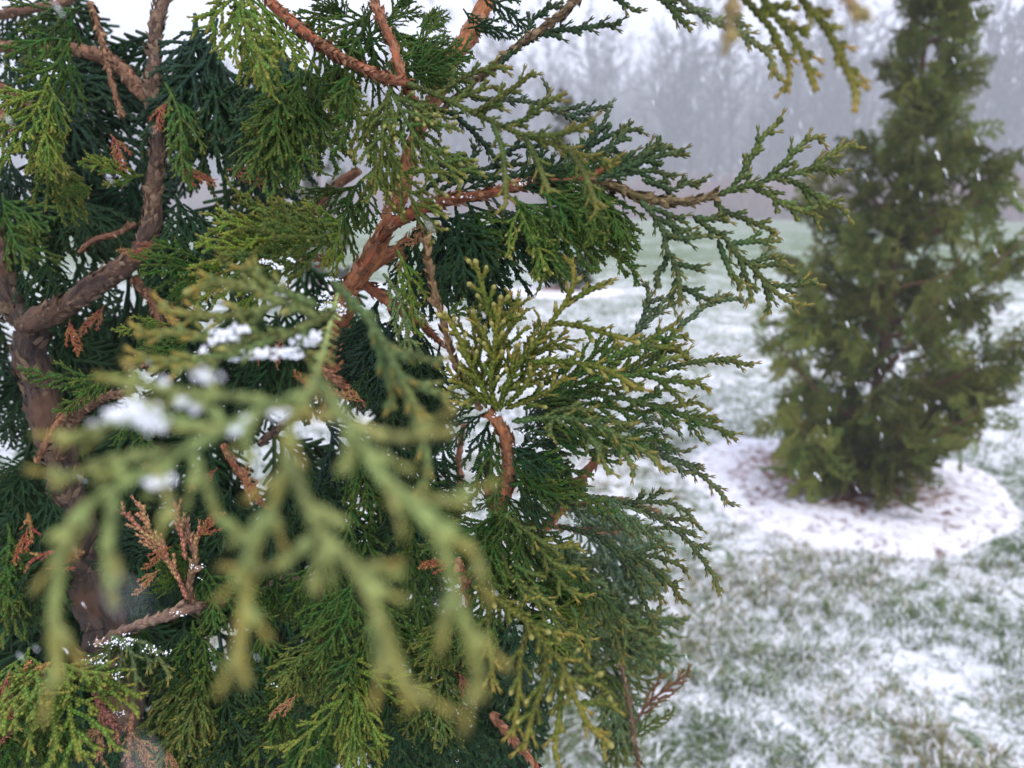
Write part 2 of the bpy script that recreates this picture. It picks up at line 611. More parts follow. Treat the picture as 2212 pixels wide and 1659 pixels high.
class Spray:
    def __init__(self, seed=0):
        self.n = []      # rows: P3 T3 N3 W L tip rnd twigrnd kind(0 facial/lateral node, 1 bud)
        self.stem = []   # straight stem bars (a, b, ra, rb, tip)
        self.rs = np.random.default_rng(seed)

    def twig(self, pts, nrm, w=0.002, seg=0.0023, t0=0.4, t1=1.0, bud=0.0, bare=0.0, w1=None):
        c = catmull(pts, seg)
        m = len(c)
        T = norm(np.gradient(c, axis=0))
        n = np.broadcast_to(norm(nrm), c.shape)
        n = norm(n - (n * T).sum(1, keepdims=True) * T)
        u = np.linspace(0, 1, m)
        W = w * (1.0 + ((w1 / w if w1 else 0.86) - 1.0) * u)
        W[-1] *= .66
        if m > 3: W[-2] *= .80; W[-3] *= .93
        row = np.zeros((m, 15))
        row[:, 0:3], row[:, 3:6], row[:, 6:9] = c, T, n
        row[:, 9], row[:, 10] = W, seg * 1.25
        row[:, 11] = t0 + (t1 - t0) * u
        row[:, 12] = self.rs.random(m)
        row[:, 13] = self.rs.random()
        k0 = int(bare * m)
        self.n.append(row[k0:-1] if m - k0 > 2 else row[k0:])
        e = np.zeros((1, 15)); e[0, :9] = row[-1, :9]; e[0, 0:3] -= row[-1, 3:6] * seg * .55
        e[0, 9] = W[-1] * 1.12; e[0, 11] = row[-1, 11]; e[0, 12] = self.rs.random(); e[0, 13] = row[-1, 13]; e[0, 14] = 2
        self.n.append(e)
        for i in range(m - 1):
            core = 0.30 if i >= k0 else 0.42
            self.stem.append([*c[i], *c[i + 1], W[i] * core, W[i + 1] * core, row[i, 11], 1.0 if i < k0 else 0.0])
        if bud > 0 and self.rs.random() < bud:
            b = np.zeros((1, 15)); b[0, :9] = row[-1, :9]; b[0, 9] = w * self.rs.uniform(.85, 1.2); b[0, 14] = 1
            b[0, 12] = self.rs.random()
            self.n.append(b)
        return c, T, n

    def subs(self, c, T, n, spacing, lmax, ltip, w, order=1, start=0.12, ang=46, bud=0.0, t0=.4, t1=1.0, fork=0.0, curve=0.25):
        L = np.concatenate([[0], np.cumsum(np.linalg.norm(np.diff(c, axis=0), axis=1))])
        s = L[-1] * start + spacing * self.rs.random()
        side = self.rs.choice([-1, 1])
        while s < L[-1] - spacing * 0.35:
            u = s / L[-1]
            i = min(len(c) - 1, int(np.searchsorted(L, s)))
            l = (lmax * (1 - u) + ltip * u) * self.rs.uniform(.7, 1.2)
            if u < 0.18: l *= 0.8
            a = R(ang + self.rs.normal(0, 7)) * side
            sd = np.cross(n[i], T[i])
            d = T[i] * math.cos(a) + sd * math.sin(a)
            d2 = norm(d + T[i] * curve * self.rs.uniform(.5, 1.6) + n[i] * self.rs.normal(0, .14))
            p0 = c[i]
            p1 = p0 + d * l * .5
            p2 = p1 + d2 * l * .5
            nn = norm(n[i] + sd * self.rs.normal(0, .25) + T[i] * self.rs.normal(0, .12))
            tt0 = t0 + (t1 - t0) * u * .8
            tt1 = min(1.0, tt0 + .22 + .30 * self.rs.random() + .10 * u)
            cc, TT, NN = self.twig([p0, p1, p2], nn, w, t0=tt0, t1=tt1, bud=bud)
            if order > 1 and l > 0.008:
                self.subs(cc, TT, NN, spacing * self.rs.uniform(.62, .78), l * .42, l * .16, w * .95, order - 1, .15, ang - 4, bud, tt0, tt1, 0, curve)
            side = -side
            s += spacing * self.rs.uniform(.75, 1.2)

    def mesh(self, name, origin=(0, 0, 0)):
        n = np.concatenate(self.n)
        bud = n[n[:, 14] > 0]; n = n[n[:, 14] == 0]
        Vs, Ts, As, off = [], [], [], 0

        def add(V, T, A):
            nonlocal off
            Vs.append(V.reshape(-1, 3)); Ts.append(T + off); As.append(A.reshape(-1, 4)); off += V.size // 3
        Pn, Tn, Nn = n[:, 0:3], n[:, 3:6], n[:, 6:9]
        S = np.cross(Nn, Tn)
        W, L = n[:, 9], n[:, 10]
        even = np.arange(len(n)) % 2 == 0
        # decussate pairs: one pair on the faces, the next pair on the edges
        for sel, tv, tt, flips in ((slice(None), FAC_V, FAC_T, ((1, 1), (1, -1))), (slice(None), LAT_V, LAT_T, ((1, 1), (-1, 1)))):
            for fs, fn in flips:
                shift = 0.0 if tv is FAC_V else 0.5
                jit = 1 + 0.16 * (self.rs.random(len(n)) - .5)
                V = (Pn[:, None] + Tn[:, None] * ((tv[None, :, 0, None] - .25 + shift * .7) * L[:, None, None])
                     + S[:, None] * (tv[None, :, 1, None] * fs * (W * jit)[:, None, None])
                     + Nn[:, None] * (tv[None, :, 2, None] * fn * (W * jit)[:, None, None] * .82))
                k = len(tv)
                t = tt if fs * fn > 0 else tt[:, ::-1]
                T = (np.arange(len(n))[:, None, None] * k + t[None]).reshape(-1, 3)
                A = np.zeros((len(n), k, 4)); A[..., 0] = n[:, 11, None] + 0.06 * (tv[None, :, 0]); A[..., 1] = np.clip((n[:, 12, None] - .5) * .4 + .95 * np.clip(tv[None, :, 0], 0, 1) ** 2.6, 0, 1)  # darkened scale bases paint in the shade between scales; tips carry pale margins
                A[..., 3] = n[:, 13, None]
                add(V, T, np.clip(A, 0, 1))
        if self.stem:
            st = np.array(self.stem)
            V, T = tubes(st[:, :8], 4)
            A = np.zeros((len(st), 8, 4)); A[..., 0] = st[:, 8, None]; A[..., 1] = .35; A[..., 3] = .5
            add(V, T, A)
        if len(bud):
            # small round pollen-cone buds at the twig ends
            ph = np.array([(0, 0, -1)] + [(math.cos(a) * r, math.sin(a) * r, z) for z, r in ((-.45, .85), (.25, .95), (.8, .5)) for a in np.arange(6) * math.pi / 3 + z] + [(0, 0, 1)])
            bt = []
            for r_ in range(2):
                for i in range(6):
                    a, b = 1 + r_ * 6 + i, 1 + r_ * 6 + (i + 1) % 6
                    bt += [(a, b, b + 6), (a, b + 6, a + 6)]
            for i in range(6):
                bt += [(0, 1 + (i + 1) % 6, 1 + i), (19, 13 + i, 13 + (i + 1) % 6)]
            bt = np.array(bt)
            Pb, Tb, Nb = bud[:, 0:3], bud[:, 3:6], bud[:, 6:9]; Sb = np.cross(Nb, Tb)
            r = bud[:, 9, None, None] * .55
            V = Pb[:, None] + r * (Sb[:, None] * ph[None, :, 0, None] + Nb[:, None] * ph[None, :, 1, None] + Tb[:, None] * (ph[None, :, 2, None] * 1.15 + .6))
            T = (np.arange(len(bud))[:, None, None] * 20 + bt[None]).reshape(-1, 3)
            A = np.zeros((len(bud), 20, 4)); isb = (bud[:, 14] == 1)[:, None]; A[..., 0] = np.where(isb, .6, bud[:, 11, None]); A[..., 1] = bud[:, 12, None] * .6 + .35 * (ph[None, :, 2] > .1); A[..., 2] = np.where(isb, .6 + .35 * ph[None, :, 2], 0); A[..., 3] = np.where(isb, .5, bud[:, 13, None])
            add(V, T, np.clip(A, 0, 1))
        V = np.concatenate(Vs) - np.asarray(origin)
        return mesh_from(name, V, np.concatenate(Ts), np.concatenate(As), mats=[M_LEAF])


def add_fan(s, L, kind, bud, start, yaw, noff, seed):
    rs = s.rs
    bend = rs.normal(0, .15)
    droop = rs.uniform(-.04, .34)
    xs = np.linspace(0, 1, 6)
    loc = np.stack([xs * L, bend * L * xs ** 2 + .015 * L * np.sin(xs * 7 + seed), -droop * L * xs ** 2 + noff * np.sin(xs * 1.6)], 1)
    ca, sa = math.cos(yaw), math.sin(yaw)
    pts = np.stack([start[0] + loc[:, 0] * ca - loc[:, 1] * sa, start[1] + loc[:, 0] * sa + loc[:, 1] * ca, start[2] + loc[:, 2]], 1)
    c, T, n = s.twig(pts, (rs.normal(0, .1), rs.normal(0, .15), 1), .0024, .0024, .1, 1.0, bud, bare=.08)
    cum = np.concatenate([[0], np.cumsum(np.linalg.norm(np.diff(c, axis=0), axis=1))])
    Lx = cum[-1]
    at = Lx * .10
    side = 1 if seed % 2 else -1
    while at < Lx * .95:
        u = at / Lx
        i = min(len(c) - 1, int(np.searchsorted(cum, at)))
        env = {'fan': .68 * (1 - u) ** .75 + .07, 'narrow': .36 * (1 - u) ** .7 + .08, 'bud': .50 * (1 - u) ** .7 + .08,
               'loose': .56 * (1 - u) ** .8 + .08}[kind]
        l = L * env * rs.uniform(.5, 1.2) * min(1, .5 + u * 3)
        ang = R({'fan': 32, 'narrow': 28, 'bud': 34, 'loose': 36}[kind] + rs.normal(0, 7)) * side
        sd = np.cross(n[i], T[i])
        d = T[i] * math.cos(ang) + sd * math.sin(ang)
        d2 = norm(d + T[i] * rs.uniform(.1, .7) + n[i] * rs.normal(-.12, .20))
        d3 = norm(d2 + T[i] * rs.uniform(-.1, .6) + n[i] * rs.normal(-.22, .24))
        p = [c[i], c[i] + d * l * .33, c[i] + d * l * .33 + d2 * l * .33, c[i] + d * l * .33 + d2 * l * .33 + d3 * l * .34]
        nn = norm(n[i] + sd * rs.normal(0, .4))
        cc, TT, NN = s.twig(p, nn, .0023, t0=.15 + .3 * u, t1=rs.uniform(.78, 1.0), bud=bud)
        if l > .008:
            s.subs(cc, TT, NN, {'fan': .0056, 'narrow': .0054, 'bud': .0050, 'loose': .0066}[kind], min(.0085, l * .22 + .003), .0032, .0023, 1, .14, 29, bud, .15 + .3 * u, .9)
        side = -side
        at += {'fan': .0051, 'narrow': .0052, 'bud': .0054, 'loose': .0074}[kind] * rs.uniform(.75, 1.3)


def library_spray(seed, L=0.075, kind='fan'):
    """A layered fan-shaped spray along +X in the XY plane, face along Z."""
    s = Spray(seed)
    rs = s.rs
    bud = 0.38 if kind == 'bud' else 0.0
    add_fan(s, L, kind, bud, (0, 0, 0), 0, 0, seed)
    if kind in ('fan', 'loose'):
        for f, y, k in ((.06, 26, .74), (.16, -28, .68), (.36, 16, .56)):
            add_fan(s, L * k * rs.uniform(.85, 1.12), kind, 0, (L * f, 0, 0), R(y + rs.normal(0, 8)), rs.uniform(.003, .011) * (1 if y > 0 else -1), seed + int(y))
    return s.mesh('spray')


LIB = {k: [library_spray(100 * i + j, kind=k) for j in range(nv)] for i, (k, nv) in enumerate((('fan', 8), ('narrow', 5), ('bud', 4), ('loose', 4)))}
LIB_L = 0.075


def low_spray_data(seed, L=1.0, per=9):
    """Cheap spray for crowns seen from metres away: flat bars, unit length along +X. Returns V, T, A."""
    rs = np.random.default_rng(seed)
    segs, tips = [], []
    segs.append([0, 0, 0, L, 0, -.1, .026, .016]); tips.append(.3)
    for k in range(per):
        u = .08 + .88 * k / per
        sd = 1 if k % 2 else -1
        l = L * (.55 * (1 - u) + .12) * rs.uniform(.7, 1.2)
        a = R(rs.uniform(32, 50)) * sd
        b0 = np.array([u * L, 0, -.1 * u])
        b1 = b0 + np.array([math.cos(a), math.sin(a), rs.normal(-.08, .12)]) * l
        segs.append([*b0, *b1, .036, .026]); tips.append(.6)
        for q in range(2):
            v = .35 + .3 * q
            aa = a + R(40) * (1 if q % 2 else -1)
            c0 = b0 + (b1 - b0) * v
            c1 = c0 + np.array([math.cos(aa), math.sin(aa), rs.normal(-.05, .12)]) * l * .36
            segs.append([*c0, *c1, .036, .028]); tips.append(.9)
    V, T = tubes(segs, 3)
    V = V * [1, 1, 1]
    A = np.zeros((len(V), 4)); t = np.repeat(np.array(tips), 6)
    A[:, 0] = t; A[:, 1] = np.repeat(rs.random(len(tips)), 6); A[:, 3] = .5
    return V, T, A


LOW = [low_spray_data(900 + i) for i in range(7)]


def frame(d, n):
    d = norm(d); n = np.asarray(n, float)
    n = norm(n - (n @ d) * d)
    return np.stack([d, np.cross(n, d), n], 1)     # columns X Y Z


# ------------------------------------------------------------------ evergreen trees standing on the lawn
def build_arborvitae(c, h, prof, nspray, slen, label, tone, seed, gaps=(), each_limb=False, lean=0.0):
    """prof: list of (height fraction, radius)."""
    rs = np.random.default_rng(seed)
    root = bpy.data.objects.new('arborvitae_tree', None); COL.objects.link(root)
    root.location = (c[0], c[1], 0)
    tag(root, label, 'tree', 'evergreens planted in mulch beds on the lawn')
    # stem
    pts = np.array([[rs.normal(0, .012 * h * .3), rs.normal(0, .012 * h * .3), z] for z in np.linspace(-.02, h * .97, 9)])
    pts[0, :2] = 0
    pts[:, 0] += lean * (np.clip(pts[:, 2], 0, None) / h) ** 1.3
    cc = catmull(pts, h / 24)
    rad = np.linspace(.028 * h / 2.4, .004, len(cc))
    V, T = tubes([[*cc[i], *cc[i + 1], rad[i], rad[i + 1]] for i in range(len(cc) - 1)], 7)
    A = np.zeros((len(V), 4)); A[:, 3] = 1
    o = link('trunk', mesh_from('trunk', V, T, A, mats=[M_BARK]), parent=root)
    o.color = (.11, .075, .05, .3)
    segs, Vs, Ts, As, off = [], [], [], [], 0
    pz, pr = zip(*prof)
    nb = max(26, nspray // 30)
    for b in range(nb):
        f = (b + rs.random()) / nb
        f = f ** 1.15 * .97 + .02
        r = np.interp(f, pz, pr) * rs.choice([rs.uniform(.45, .85), rs.uniform(.85, 1.1), rs.uniform(1.1, 1.5)], p=[.38, .40, .22])
        btone, bsz = rs.random(), rs.uniform(.75, 1.25)
        a = b * 2.399963 + rs.normal(0, .3)
        if any(abs(f - g[0]) < g[1] and abs((a - g[2] + math.pi) % (2 * math.pi) - math.pi) < g[3] for g in gaps):
            r *= .45
        z0 = f * h
        stemp = np.array([np.interp(z0, cc[:, 2], cc[:, 0]), np.interp(z0, cc[:, 2], cc[:, 1]), max(.04, z0 - r * .45)])
        dirv = np.array([math.cos(a), math.sin(a), 0])
        tip = np.array([stemp[0], stemp[1], 0]) + dirv * r + [0, 0, min(h, z0 + r * rs.uniform(.05, .45))]
        mid = (stemp + tip) / 2 + np.array([0, 0, -.10 * r])
        bc = catmull([stemp, mid, tip], r / 7)
        bseg = []
        for i in range(len(bc) - 1):
            k = 1 - i / len(bc)
            bseg.append([*bc[i], *bc[i + 1], .0075 * k + .002, .0075 * k + .0015])
        if each_limb:
            V, T = tubes(bseg, 5)
            A = np.zeros((len(V), 4)); A[:, 3] = 1
            o = link('branch', mesh_from('branch', V, T, A, mats=[M_BARK]), parent=root)
            o.color = (.19, .105, .065, .3)
        segs += bseg
        for s in range(31 if f < .6 else 22):
            u = rs.uniform(.12, 1.0) ** .8
            p = np.array([np.interp(u, np.linspace(0, 1, len(bc)), bc[:, q]) for q in range(3)]) + rs.normal(0, .05, 3) * (r + .1)
            p[2] = max(p[2], .17 + .08 * rs.random())
            d = norm(dirv * rs.uniform(.4, 1.2) + rs.normal(0, .55, 3) + np.array([0, 0, rs.uniform(-.55, .6) if p[2] > .3 else rs.uniform(-.15, .6)]))
            nn = norm(rs.normal(0, 1, 3) + np.array([-dirv[1], dirv[0], 0]))
            M = frame(d, nn) * slen * bsz * rs.uniform(.6, 1.3) * (1 - .45 * f)
            lv, lt, la = LOW[rs.integers(len(LOW))]
            Vs.append(p + lv @ M.T); Ts.append(lt + off); off += len(lv)
            la = la.copy(); la[:, 1] = np.clip(la[:, 1] * .3 + rs.random() * .3 + btone * .55 - .1, 0, 1); la[:, 3] = rs.random()
            if rs.random() < .05: la[:, 2] = .25
            As.append(la)
    if not each_limb:
        V, T = tubes(segs, 5)
        A = np.zeros((len(V), 4)); A[:, 3] = 1
        o = link('branches', mesh_from('branches', V, T, A, mats=[M_BARK]), parent=root)
        o.color = (.19, .105, .065, .3)
        o['kind'] = 'stuff'
    o = link('crown', mesh_from('crown', np.concatenate(Vs), np.concatenate(Ts), np.concatenate(As), mats=[M_LEAF]), parent=root)
    o.color = tone
    return root


build_arborvitae(TREE1, 2.85,
                 [(0, .22), (.07, .40), (.2, .54), (.36, .47), (.48, .36), (.58, .26), (.70, .17), (.80, .13), (.90, .07), (1, .02)],
                 3000, .15, 'bushy green evergreen in the nearer snowy mulch bed', (.104, .142, .032, .55), 5, each_limb=True, lean=.13, gaps=((.70, .10, 3.3, 1.2), (.83, .05, .2, 1.0), (.5, .05, 4.6, .5)))
build_arborvitae(FAR1, 3.3, [(0, .45), (.2, .62), (.5, .5), (.8, .26), (1, .03)], 560, .2,
                 'slim dark evergreen standing far out on the field in front of the wood', (.04, .06, .03, .3), 6)
build_arborvitae(FAR2, 3.1, [(0, .5), (.2, .66), (.5, .55), (.8, .28), (1, .03)], 560, .2,
                 'distant evergreen half hidden behind the brown branches', (.05, .08, .035, .3), 8)

# ------------------------------------------------------------------ the tree in front: stems and branches
TREE_BASE = np.array([*P(330, 1700, .50)[:2], 0.0])
TREE = bpy.data.objects.new('arborvitae_tree', None)
COL.objects.link(TREE)
TREE.location = TREE_BASE
tag(TREE, 'large evergreen with peeling brown branches and drooping scaly green sprays close up', 'tree')

RED = (.30, .105, .055, .1)
ORANGE = (.36, .15, .07, .1)
BROWN = (.20, .105, .065, .3)
GREY = (.10, .070, .058, 1.0)
GREENSTEM = (.13, .11, .045, 0)
BRANCHES = []     # (object, world curve)


def bark_mesh(pts, rad, seed, flakes, sides=14, flake_len=.006):
    rs = np.random.default_rng(seed)
    c = catmull(np.column_stack([pts, rad]), .0022)
    # small kinks so that no stem runs as a smooth arc
    kn = max(3, len(c) // 7)
    c[:, :3] += np.stack([np.interp(np.arange(len(c)), np.linspace(0, len(c) - 1, kn), rs.normal(0, .28, kn) * (np.arange(kn) > 0)) for _ in range(3)], 1) * c[:, 3:4]
    c[:, 3] *= np.interp(np.arange(len(c)), np.linspace(0, len(c) - 1, kn), rs.uniform(.86, 1.16, kn))
    rr, c = c[:, 3], c[:, :3]
    m = len(c)
    T = norm(np.gradient(c, axis=0))
    ref = np.array([.3, .2, .93]) if abs(T[m // 2, 2]) < .8 else np.array([1.0, .1, .1])
    s = norm(np.cross(T, ref)); q = np.cross(T, s)
    ang = np.arange(sides) * 2 * math.pi / sides
    lump = 1 + .10 * np.sin(np.arange(m)[:, None] * .33 + 2 * np.sin(ang)[None] + seed) * 1.0 + rs.normal(0, .055, (m, sides))
    # ridges running along the stem
    strip = rs.normal(0, .10, (max(2, m // 9 + 2), sides))
    lump += np.stack([np.interp(np.arange(m) / 9, np.arange(len(strip)), strip[:, q]) for q in range(sides)], 1)
    ring = s[:, None] * np.cos(ang)[None, :, None] + q[:, None] * np.sin(ang)[None, :, None]
    V = (c[:, None] + ring * (rr[:, None, None] * lump[..., None])).reshape(-1, 3)
    i = np.arange(sides); j = (i + 1) % sides
    Ts = []
    for k in range(m - 1):
        a, b = k * sides, (k + 1) * sides
        Ts.append(np.stack([a + i, a + j, b + j], 1)); Ts.append(np.stack([a + i, b + j, b + i], 1))
    V = np.vstack([V, c[0], c[-1]])
    Ts.append(np.stack([np.full(sides, m * sides), j, i], 1)); Ts.append(np.stack([np.full(sides, m * sides + 1), (m - 1) * sides + i, (m - 1) * sides + j], 1))
    T_ = np.concatenate(Ts)
    A = np.zeros((len(V), 4)); A[:, 3] = 1
    dist = np.concatenate([[0], np.cumsum(np.linalg.norm(np.diff(c, axis=0), axis=1))])
    BC = np.stack([np.cos(ang)[None] * rr[:, None], np.sin(ang)[None] * rr[:, None], np.repeat(dist[:, None] * .22, sides, 1)], -1).reshape(-1, 3)
    BC = np.vstack([BC, BC[:1], BC[-1:]])
    # lifting flakes of old scale leaves and bark
    L = np.linalg.norm(np.diff(c, axis=0), axis=1).sum()
    nf = int(flakes * L * 1700)
    if nf:
        k = rs.integers(0, m - 1, nf); a = rs.random(nf) * 2 * math.pi
        out = s[k] * np.cos(a)[:, None] + q[k] * np.sin(a)[:, None]
        t = T[k]; w = np.cross(out, t)
        tw = rs.normal(0, .6, nf)[:, None]
        t2 = norm(t + w * tw); w2 = np.cross(out, t2)
        fl = flake_len * rs.uniform(.45, 1.25, nf) * (.6 + 60 * np.minimum(rr[k], .012))
        fw = fl * rs.uniform(.10, .32, nf)
        lift = fl * rs.uniform(.03, .5, nf) ** 1.3
        b0 = c[k] + out * (rr[k] * .93)[:, None]
        fv = np.stack([b0 - w2 * fw[:, None] * .7, b0 + w2 * fw[:, None] * .7,
                       b0 + t2 * (fl * .5)[:, None] - w2 * fw[:, None] + out * (lift * .3)[:, None],
                       b0 + t2 * (fl * .5)[:, None] + w2 * fw[:, None] + out * (lift * .3)[:, None],
                       b0 + t2 * (fl * .5)[:, None] + out * (lift * .3 + fw * .6)[:, None],
                       b0 + t2 * fl[:, None] + out * lift[:, None]], 1)
        ft = np.array([(0, 4, 2), (0, 1, 4), (1, 3, 4), (2, 4, 5), (4, 3, 5), (2, 5, 3)])
        T_ = np.concatenate([T_, (len(V) + np.arange(nf)[:, None, None] * 6 + ft[None]).reshape(-1, 3)])
        V = np.vstack([V, fv.reshape(-1, 3)])
        FA = np.zeros((nf, 6, 4)); FA[..., 2] = 1; FA[..., 1] = rs.random(nf)[:, None]; FA[..., 3] = 1
        A = np.vstack([A, FA.reshape(-1, 4)])
        BC = np.vstack([BC, fv.reshape(-1, 3)])
    return V, T_, A, c, BC


def branch(pix, color, flakes=.9, name='branch', flake_len=.006):
    """pix: list of (px, py, depth, width in picture px)."""
    pts = np.array([P(x, y, d) for x, y, d, w in pix])
    rad = np.array([w / 2 / FPX * d for x, y, d, w in pix])
    return branch3d(pts, rad, color, flakes, name, flake_len)


def branch3d(pts, rad, color, flakes=.9, name='branch', flake_len=.006):
    V, T, A, c, BC = bark_mesh(pts, rad, len(BRANCHES) * 7 + 3, flakes, flake_len=flake_len)
    me = mesh_from(name, V - pts[0], T, A, mats=[M_BARK])
    at = me.attributes.new('barkco', 'FLOAT_VECTOR', 'POINT')
    at.data.foreach_set('vector', np.ascontiguousarray(BC, np.float32).ravel())
    o = link(name, me, pts[0] - TREE_BASE, TREE)
    o.color = color
    BRANCHES.append((o, c, np.asarray(pts[0])))
    return o


# main stem, from the ground up past the frame
tp = [(330, 1800, .52, 92), (295, 1660, .51, 90), (240, 1440, .505, 84), (190, 1250, .50, 80), (143, 1053, .49, 74), (93, 853, .48, 76), (45, 690, .47, 80), (-10, 560, .47, 66), (-70, 380, .48, 60), (-110, 100, .5, 50), (-120, -300, .52, 34)]
pts = np.array([P(x, y, d) for x, y, d, w in tp]); rad = np.array([w * .86 / 2 / FPX * d for x, y, d, w in tp])
low = np.array([TREE_BASE + [0, 0, -.03], TREE_BASE + (pts[0] - TREE_BASE) * [.5, .5, .5]])
branch3d(np.vstack([low, pts]), np.concatenate([[.026, .019], rad]), (.072, .056, .050, 1), .7, 'trunk', .008)

branch([(50, 705, .465, 43), (110, 675, .455, 45), (170, 640, .445, 43), (245, 592, .44, 40), (300, 545, .435, 36), (322, 490, .43, 34), (330, 410, .43, 33), (344, 310, .43, 31), (334, 200, .43, 29), (336, 100, .435, 28), (352, 0, .44, 26), (372, -140, .45, 22)], GREY, 1.9, flake_len=.0065)
branch([(-60, 88, .50, 26), (0, 92, .50, 25), (90, 104, .495, 24), (183, 113, .49, 25), (240, 128, .485, 28), (310, 200, .475, 26), (367, 245, .47, 22), (450, 290, .465, 15), (560, 330, .46, 9)], (.24, .13, .085, .5), 2.2)
branch([(-40, 36, .52, 20), (0, 33, .52, 20), (70, 22, .52, 18), (130, 6, .525, 16), (200, -30, .53, 14)], (.24, .15, .11, .6), .9)
branch([(-30, 170, .46, 16), (0, 186, .455, 16), (40, 210, .45, 14), (80, 240, .45, 8)], BROWN, 1.4)
branch([(-30, 215, .46, 18), (10, 258, .455, 16), (30, 285, .45, 10)], BROWN, 1.4)
branch([(196, 5, .42, 9), (216, 70, .42, 10), (228, 120, .42, 9), (244, 190, .418, 8), (262, 252, .415, 9)], (.24, .12, .07, .2), 1.8)
branch([(560, -30, .36, 22), (590, 10, .352, 22), (640, 52, .345, 21), (700, 100, .335, 20), (770, 142, .325, 20), (845, 178, .315, 20), (885, 186, .31, 15)], RED, 1.6)
# upright stems meeting at the brown node
branch([(700, 900, .45, 24), (735, 720, .40, 30), (765, 615, .36, 36), (800, 548, .35, 36), (838, 480, .348, 34), (866, 400, .348, 28), (884, 320, .35, 26), (914, 253, .352, 30), (980, 123, .36, 32), (1024, 50, .37, 33), (1067, -10, .38, 34), (1120, -110, .39, 32)], ORANGE, 1.2)
branch([(895, 262, .33, 14), (897, 225, .325, 16), (868, 160, .32, 18), (850, 100, .325, 18), (828, 50, .33, 17), (800, -40, .34, 15)], RED, 1.6)
branch([(775, 590, .352, 26), (820, 505, .345, 26), (880, 462, .335, 25), (937, 440, .325, 24), (1004, 428, .32, 23), (1070, 417, .315, 20), (1154, 394, .312, 17), (1270, 384, .31, 14), (1305, 362, .308, 9)], RED, 1.3)
branch([(1265, 384, .31, 12), (1327, 401, .305, 14), (1377, 424, .30, 14), (1427, 436, .30, 14), (1502, 434, .298, 11), (1552, 421, .296, 8)], GREENSTEM, 2.4)
branch([(770, 600, .36, 22), (815, 632, .36, 20), (854, 663, .36, 20), (897, 690, .37, 17), (954, 745, .38, 12)], RED, 1.6)
branch([(760, 610, .37, 30), (800, 575, .372, 26), (850, 545, .375, 20), (900, 510, .38, 16), (950, 485, .385, 10)], RED, 1.8)
branch([(660, 480, .46, 14), (700, 435, .455, 17), (740, 395, .45, 18), (775, 370, .445, 16)], (.2, .1, .07, .2), .8)
branch([(1040, 885, .31, 10), (990, 806, .305, 10), (970, 753, .30, 10), (954, 693, .30, 10), (934, 620, .298, 9), (924, 553, .296, 8), (922, 515, .295, 7)], (.19, .115, .05, 0), 1.7)
# the orange stem in the middle
branch([(1050, 1230, .36, 30), (1075, 1130, .345, 30), (1090, 1046, .33, 28), (1100, 993, .322, 29), (1096, 950, .315, 27), (1082, 918, .31, 24), (1056, 888, .308, 22)], ORANGE, 1.5)
branch([(1062, 1100, .35, 14), (1056, 1060, .35, 14), (1055, 1000, .35, 9)], (.24, .1, .06, .2), 1.2)
branch([(1310, 960, .385, 12), (1284, 1003, .385, 15), (1250, 1053, .39, 18), (1214, 1098, .395, 20), (1165, 1160, .40, 20), (1120, 1230, .41, 16)], RED, 1.0)
branch([(1002, 915, .43, 11), (994, 986, .43, 13), (992, 1053, .43, 15), (980, 1130, .44, 15)], (.34, .15, .10, .2), .9)
branch([(480, 960, .42, 13), (515, 1020, .42, 15), (545, 1060, .42, 14), (580, 1110, .42, 8)], RED, 1.8)
branch([(560, 960, .44, 12), (625, 905, .43, 15), (660, 860, .42, 18), (668, 820, .41, 16)], GREY, 1.8)
branch([(690, 790, .36, 15), (730, 825, .36, 17), (765, 850, .36, 17), (785, 880, .36, 12)], RED, 2.2)
# low in the picture
branch([(210, 1395, .36, 15), (250, 1370, .36, 15), (310, 1348, .36, 16), (370, 1330, .37, 20), (405, 1315, .375, 24), (440, 1310, .39, 22), (520, 1290, .42, 20), (640, 1240, .45, 16)], (.24, .16, .13, .6), 1.8)
branch([(415, 1300, .375, 12), (408, 1260, .37, 11), (420, 1210, .37, 10), (400, 1120, .37, 6)], BROWN, 2.0)
branch([(310, 1000, .47, 15), (340, 1040, .47, 15), (370, 1080, .47, 10)], BROWN, 1.5)
branch([(130, 985, .475, 20), (160, 900, .455, 24), (210, 865, .44, 18), (280, 850, .43, 12)], (.16, .09, .06, .5), 2.2)
branch([(80, 1000, .45, 8), (110, 930, .45, 12), (140, 890, .45, 12), (175, 862, .45, 8)], (.30, .13, .07, .1), 1.8)
branch([(985, 1205, .33, 12), (1000, 1240, .33, 18), (1012, 1275, .335, 17), (1020, 1300, .34, 10)], RED, 2.4)
branch([(1060, 1540, .36, 10), (1090, 1575, .36, 12), (1130, 1620, .37, 11), (1160, 1660, .37, 8)], RED, 2.2)
branch([(290, 600, .445, 24), (325, 640, .445, 17), (345, 690, .44, 14), (360, 740, .44, 12), (330, 775, .44, 14), (270, 790, .44, 12)], (.24, .11, .07, .2), 2.0)
branch([(170, 545, .44, 8), (200, 520, .44, 10), (250, 505, .44, 11), (290, 480, .435, 11)], (.26, .13, .08, .2), 1.2)
branch([(1212, 1098, .40, 9), (1290, 1080, .41, 9), (1360, 1085, .42, 8), (1430, 1110, .43, 6)], GREENSTEM, 2.0)
branch([(1100, 1130, .41, 9), (1200, 1138, .41, 9), (1300, 1145, .42, 8), (1360, 1140, .43, 5)], (.22, .1, .06, .2), 1.5)
branch([(1254, -10, .32, 11), (1204, 40, .32, 12), (1137, 84, .322, 11), (1087, 124, .325, 11), (1054, 154, .33, 10), (960, 230, .345, 9)], (.11, .085, .045, .2), 2.0)
branch([(1340, 1430, .52, 8), (1365, 1560, .53, 9), (1380, 1660, .54, 10)], (.14, .1, .06, .2), 1.0)

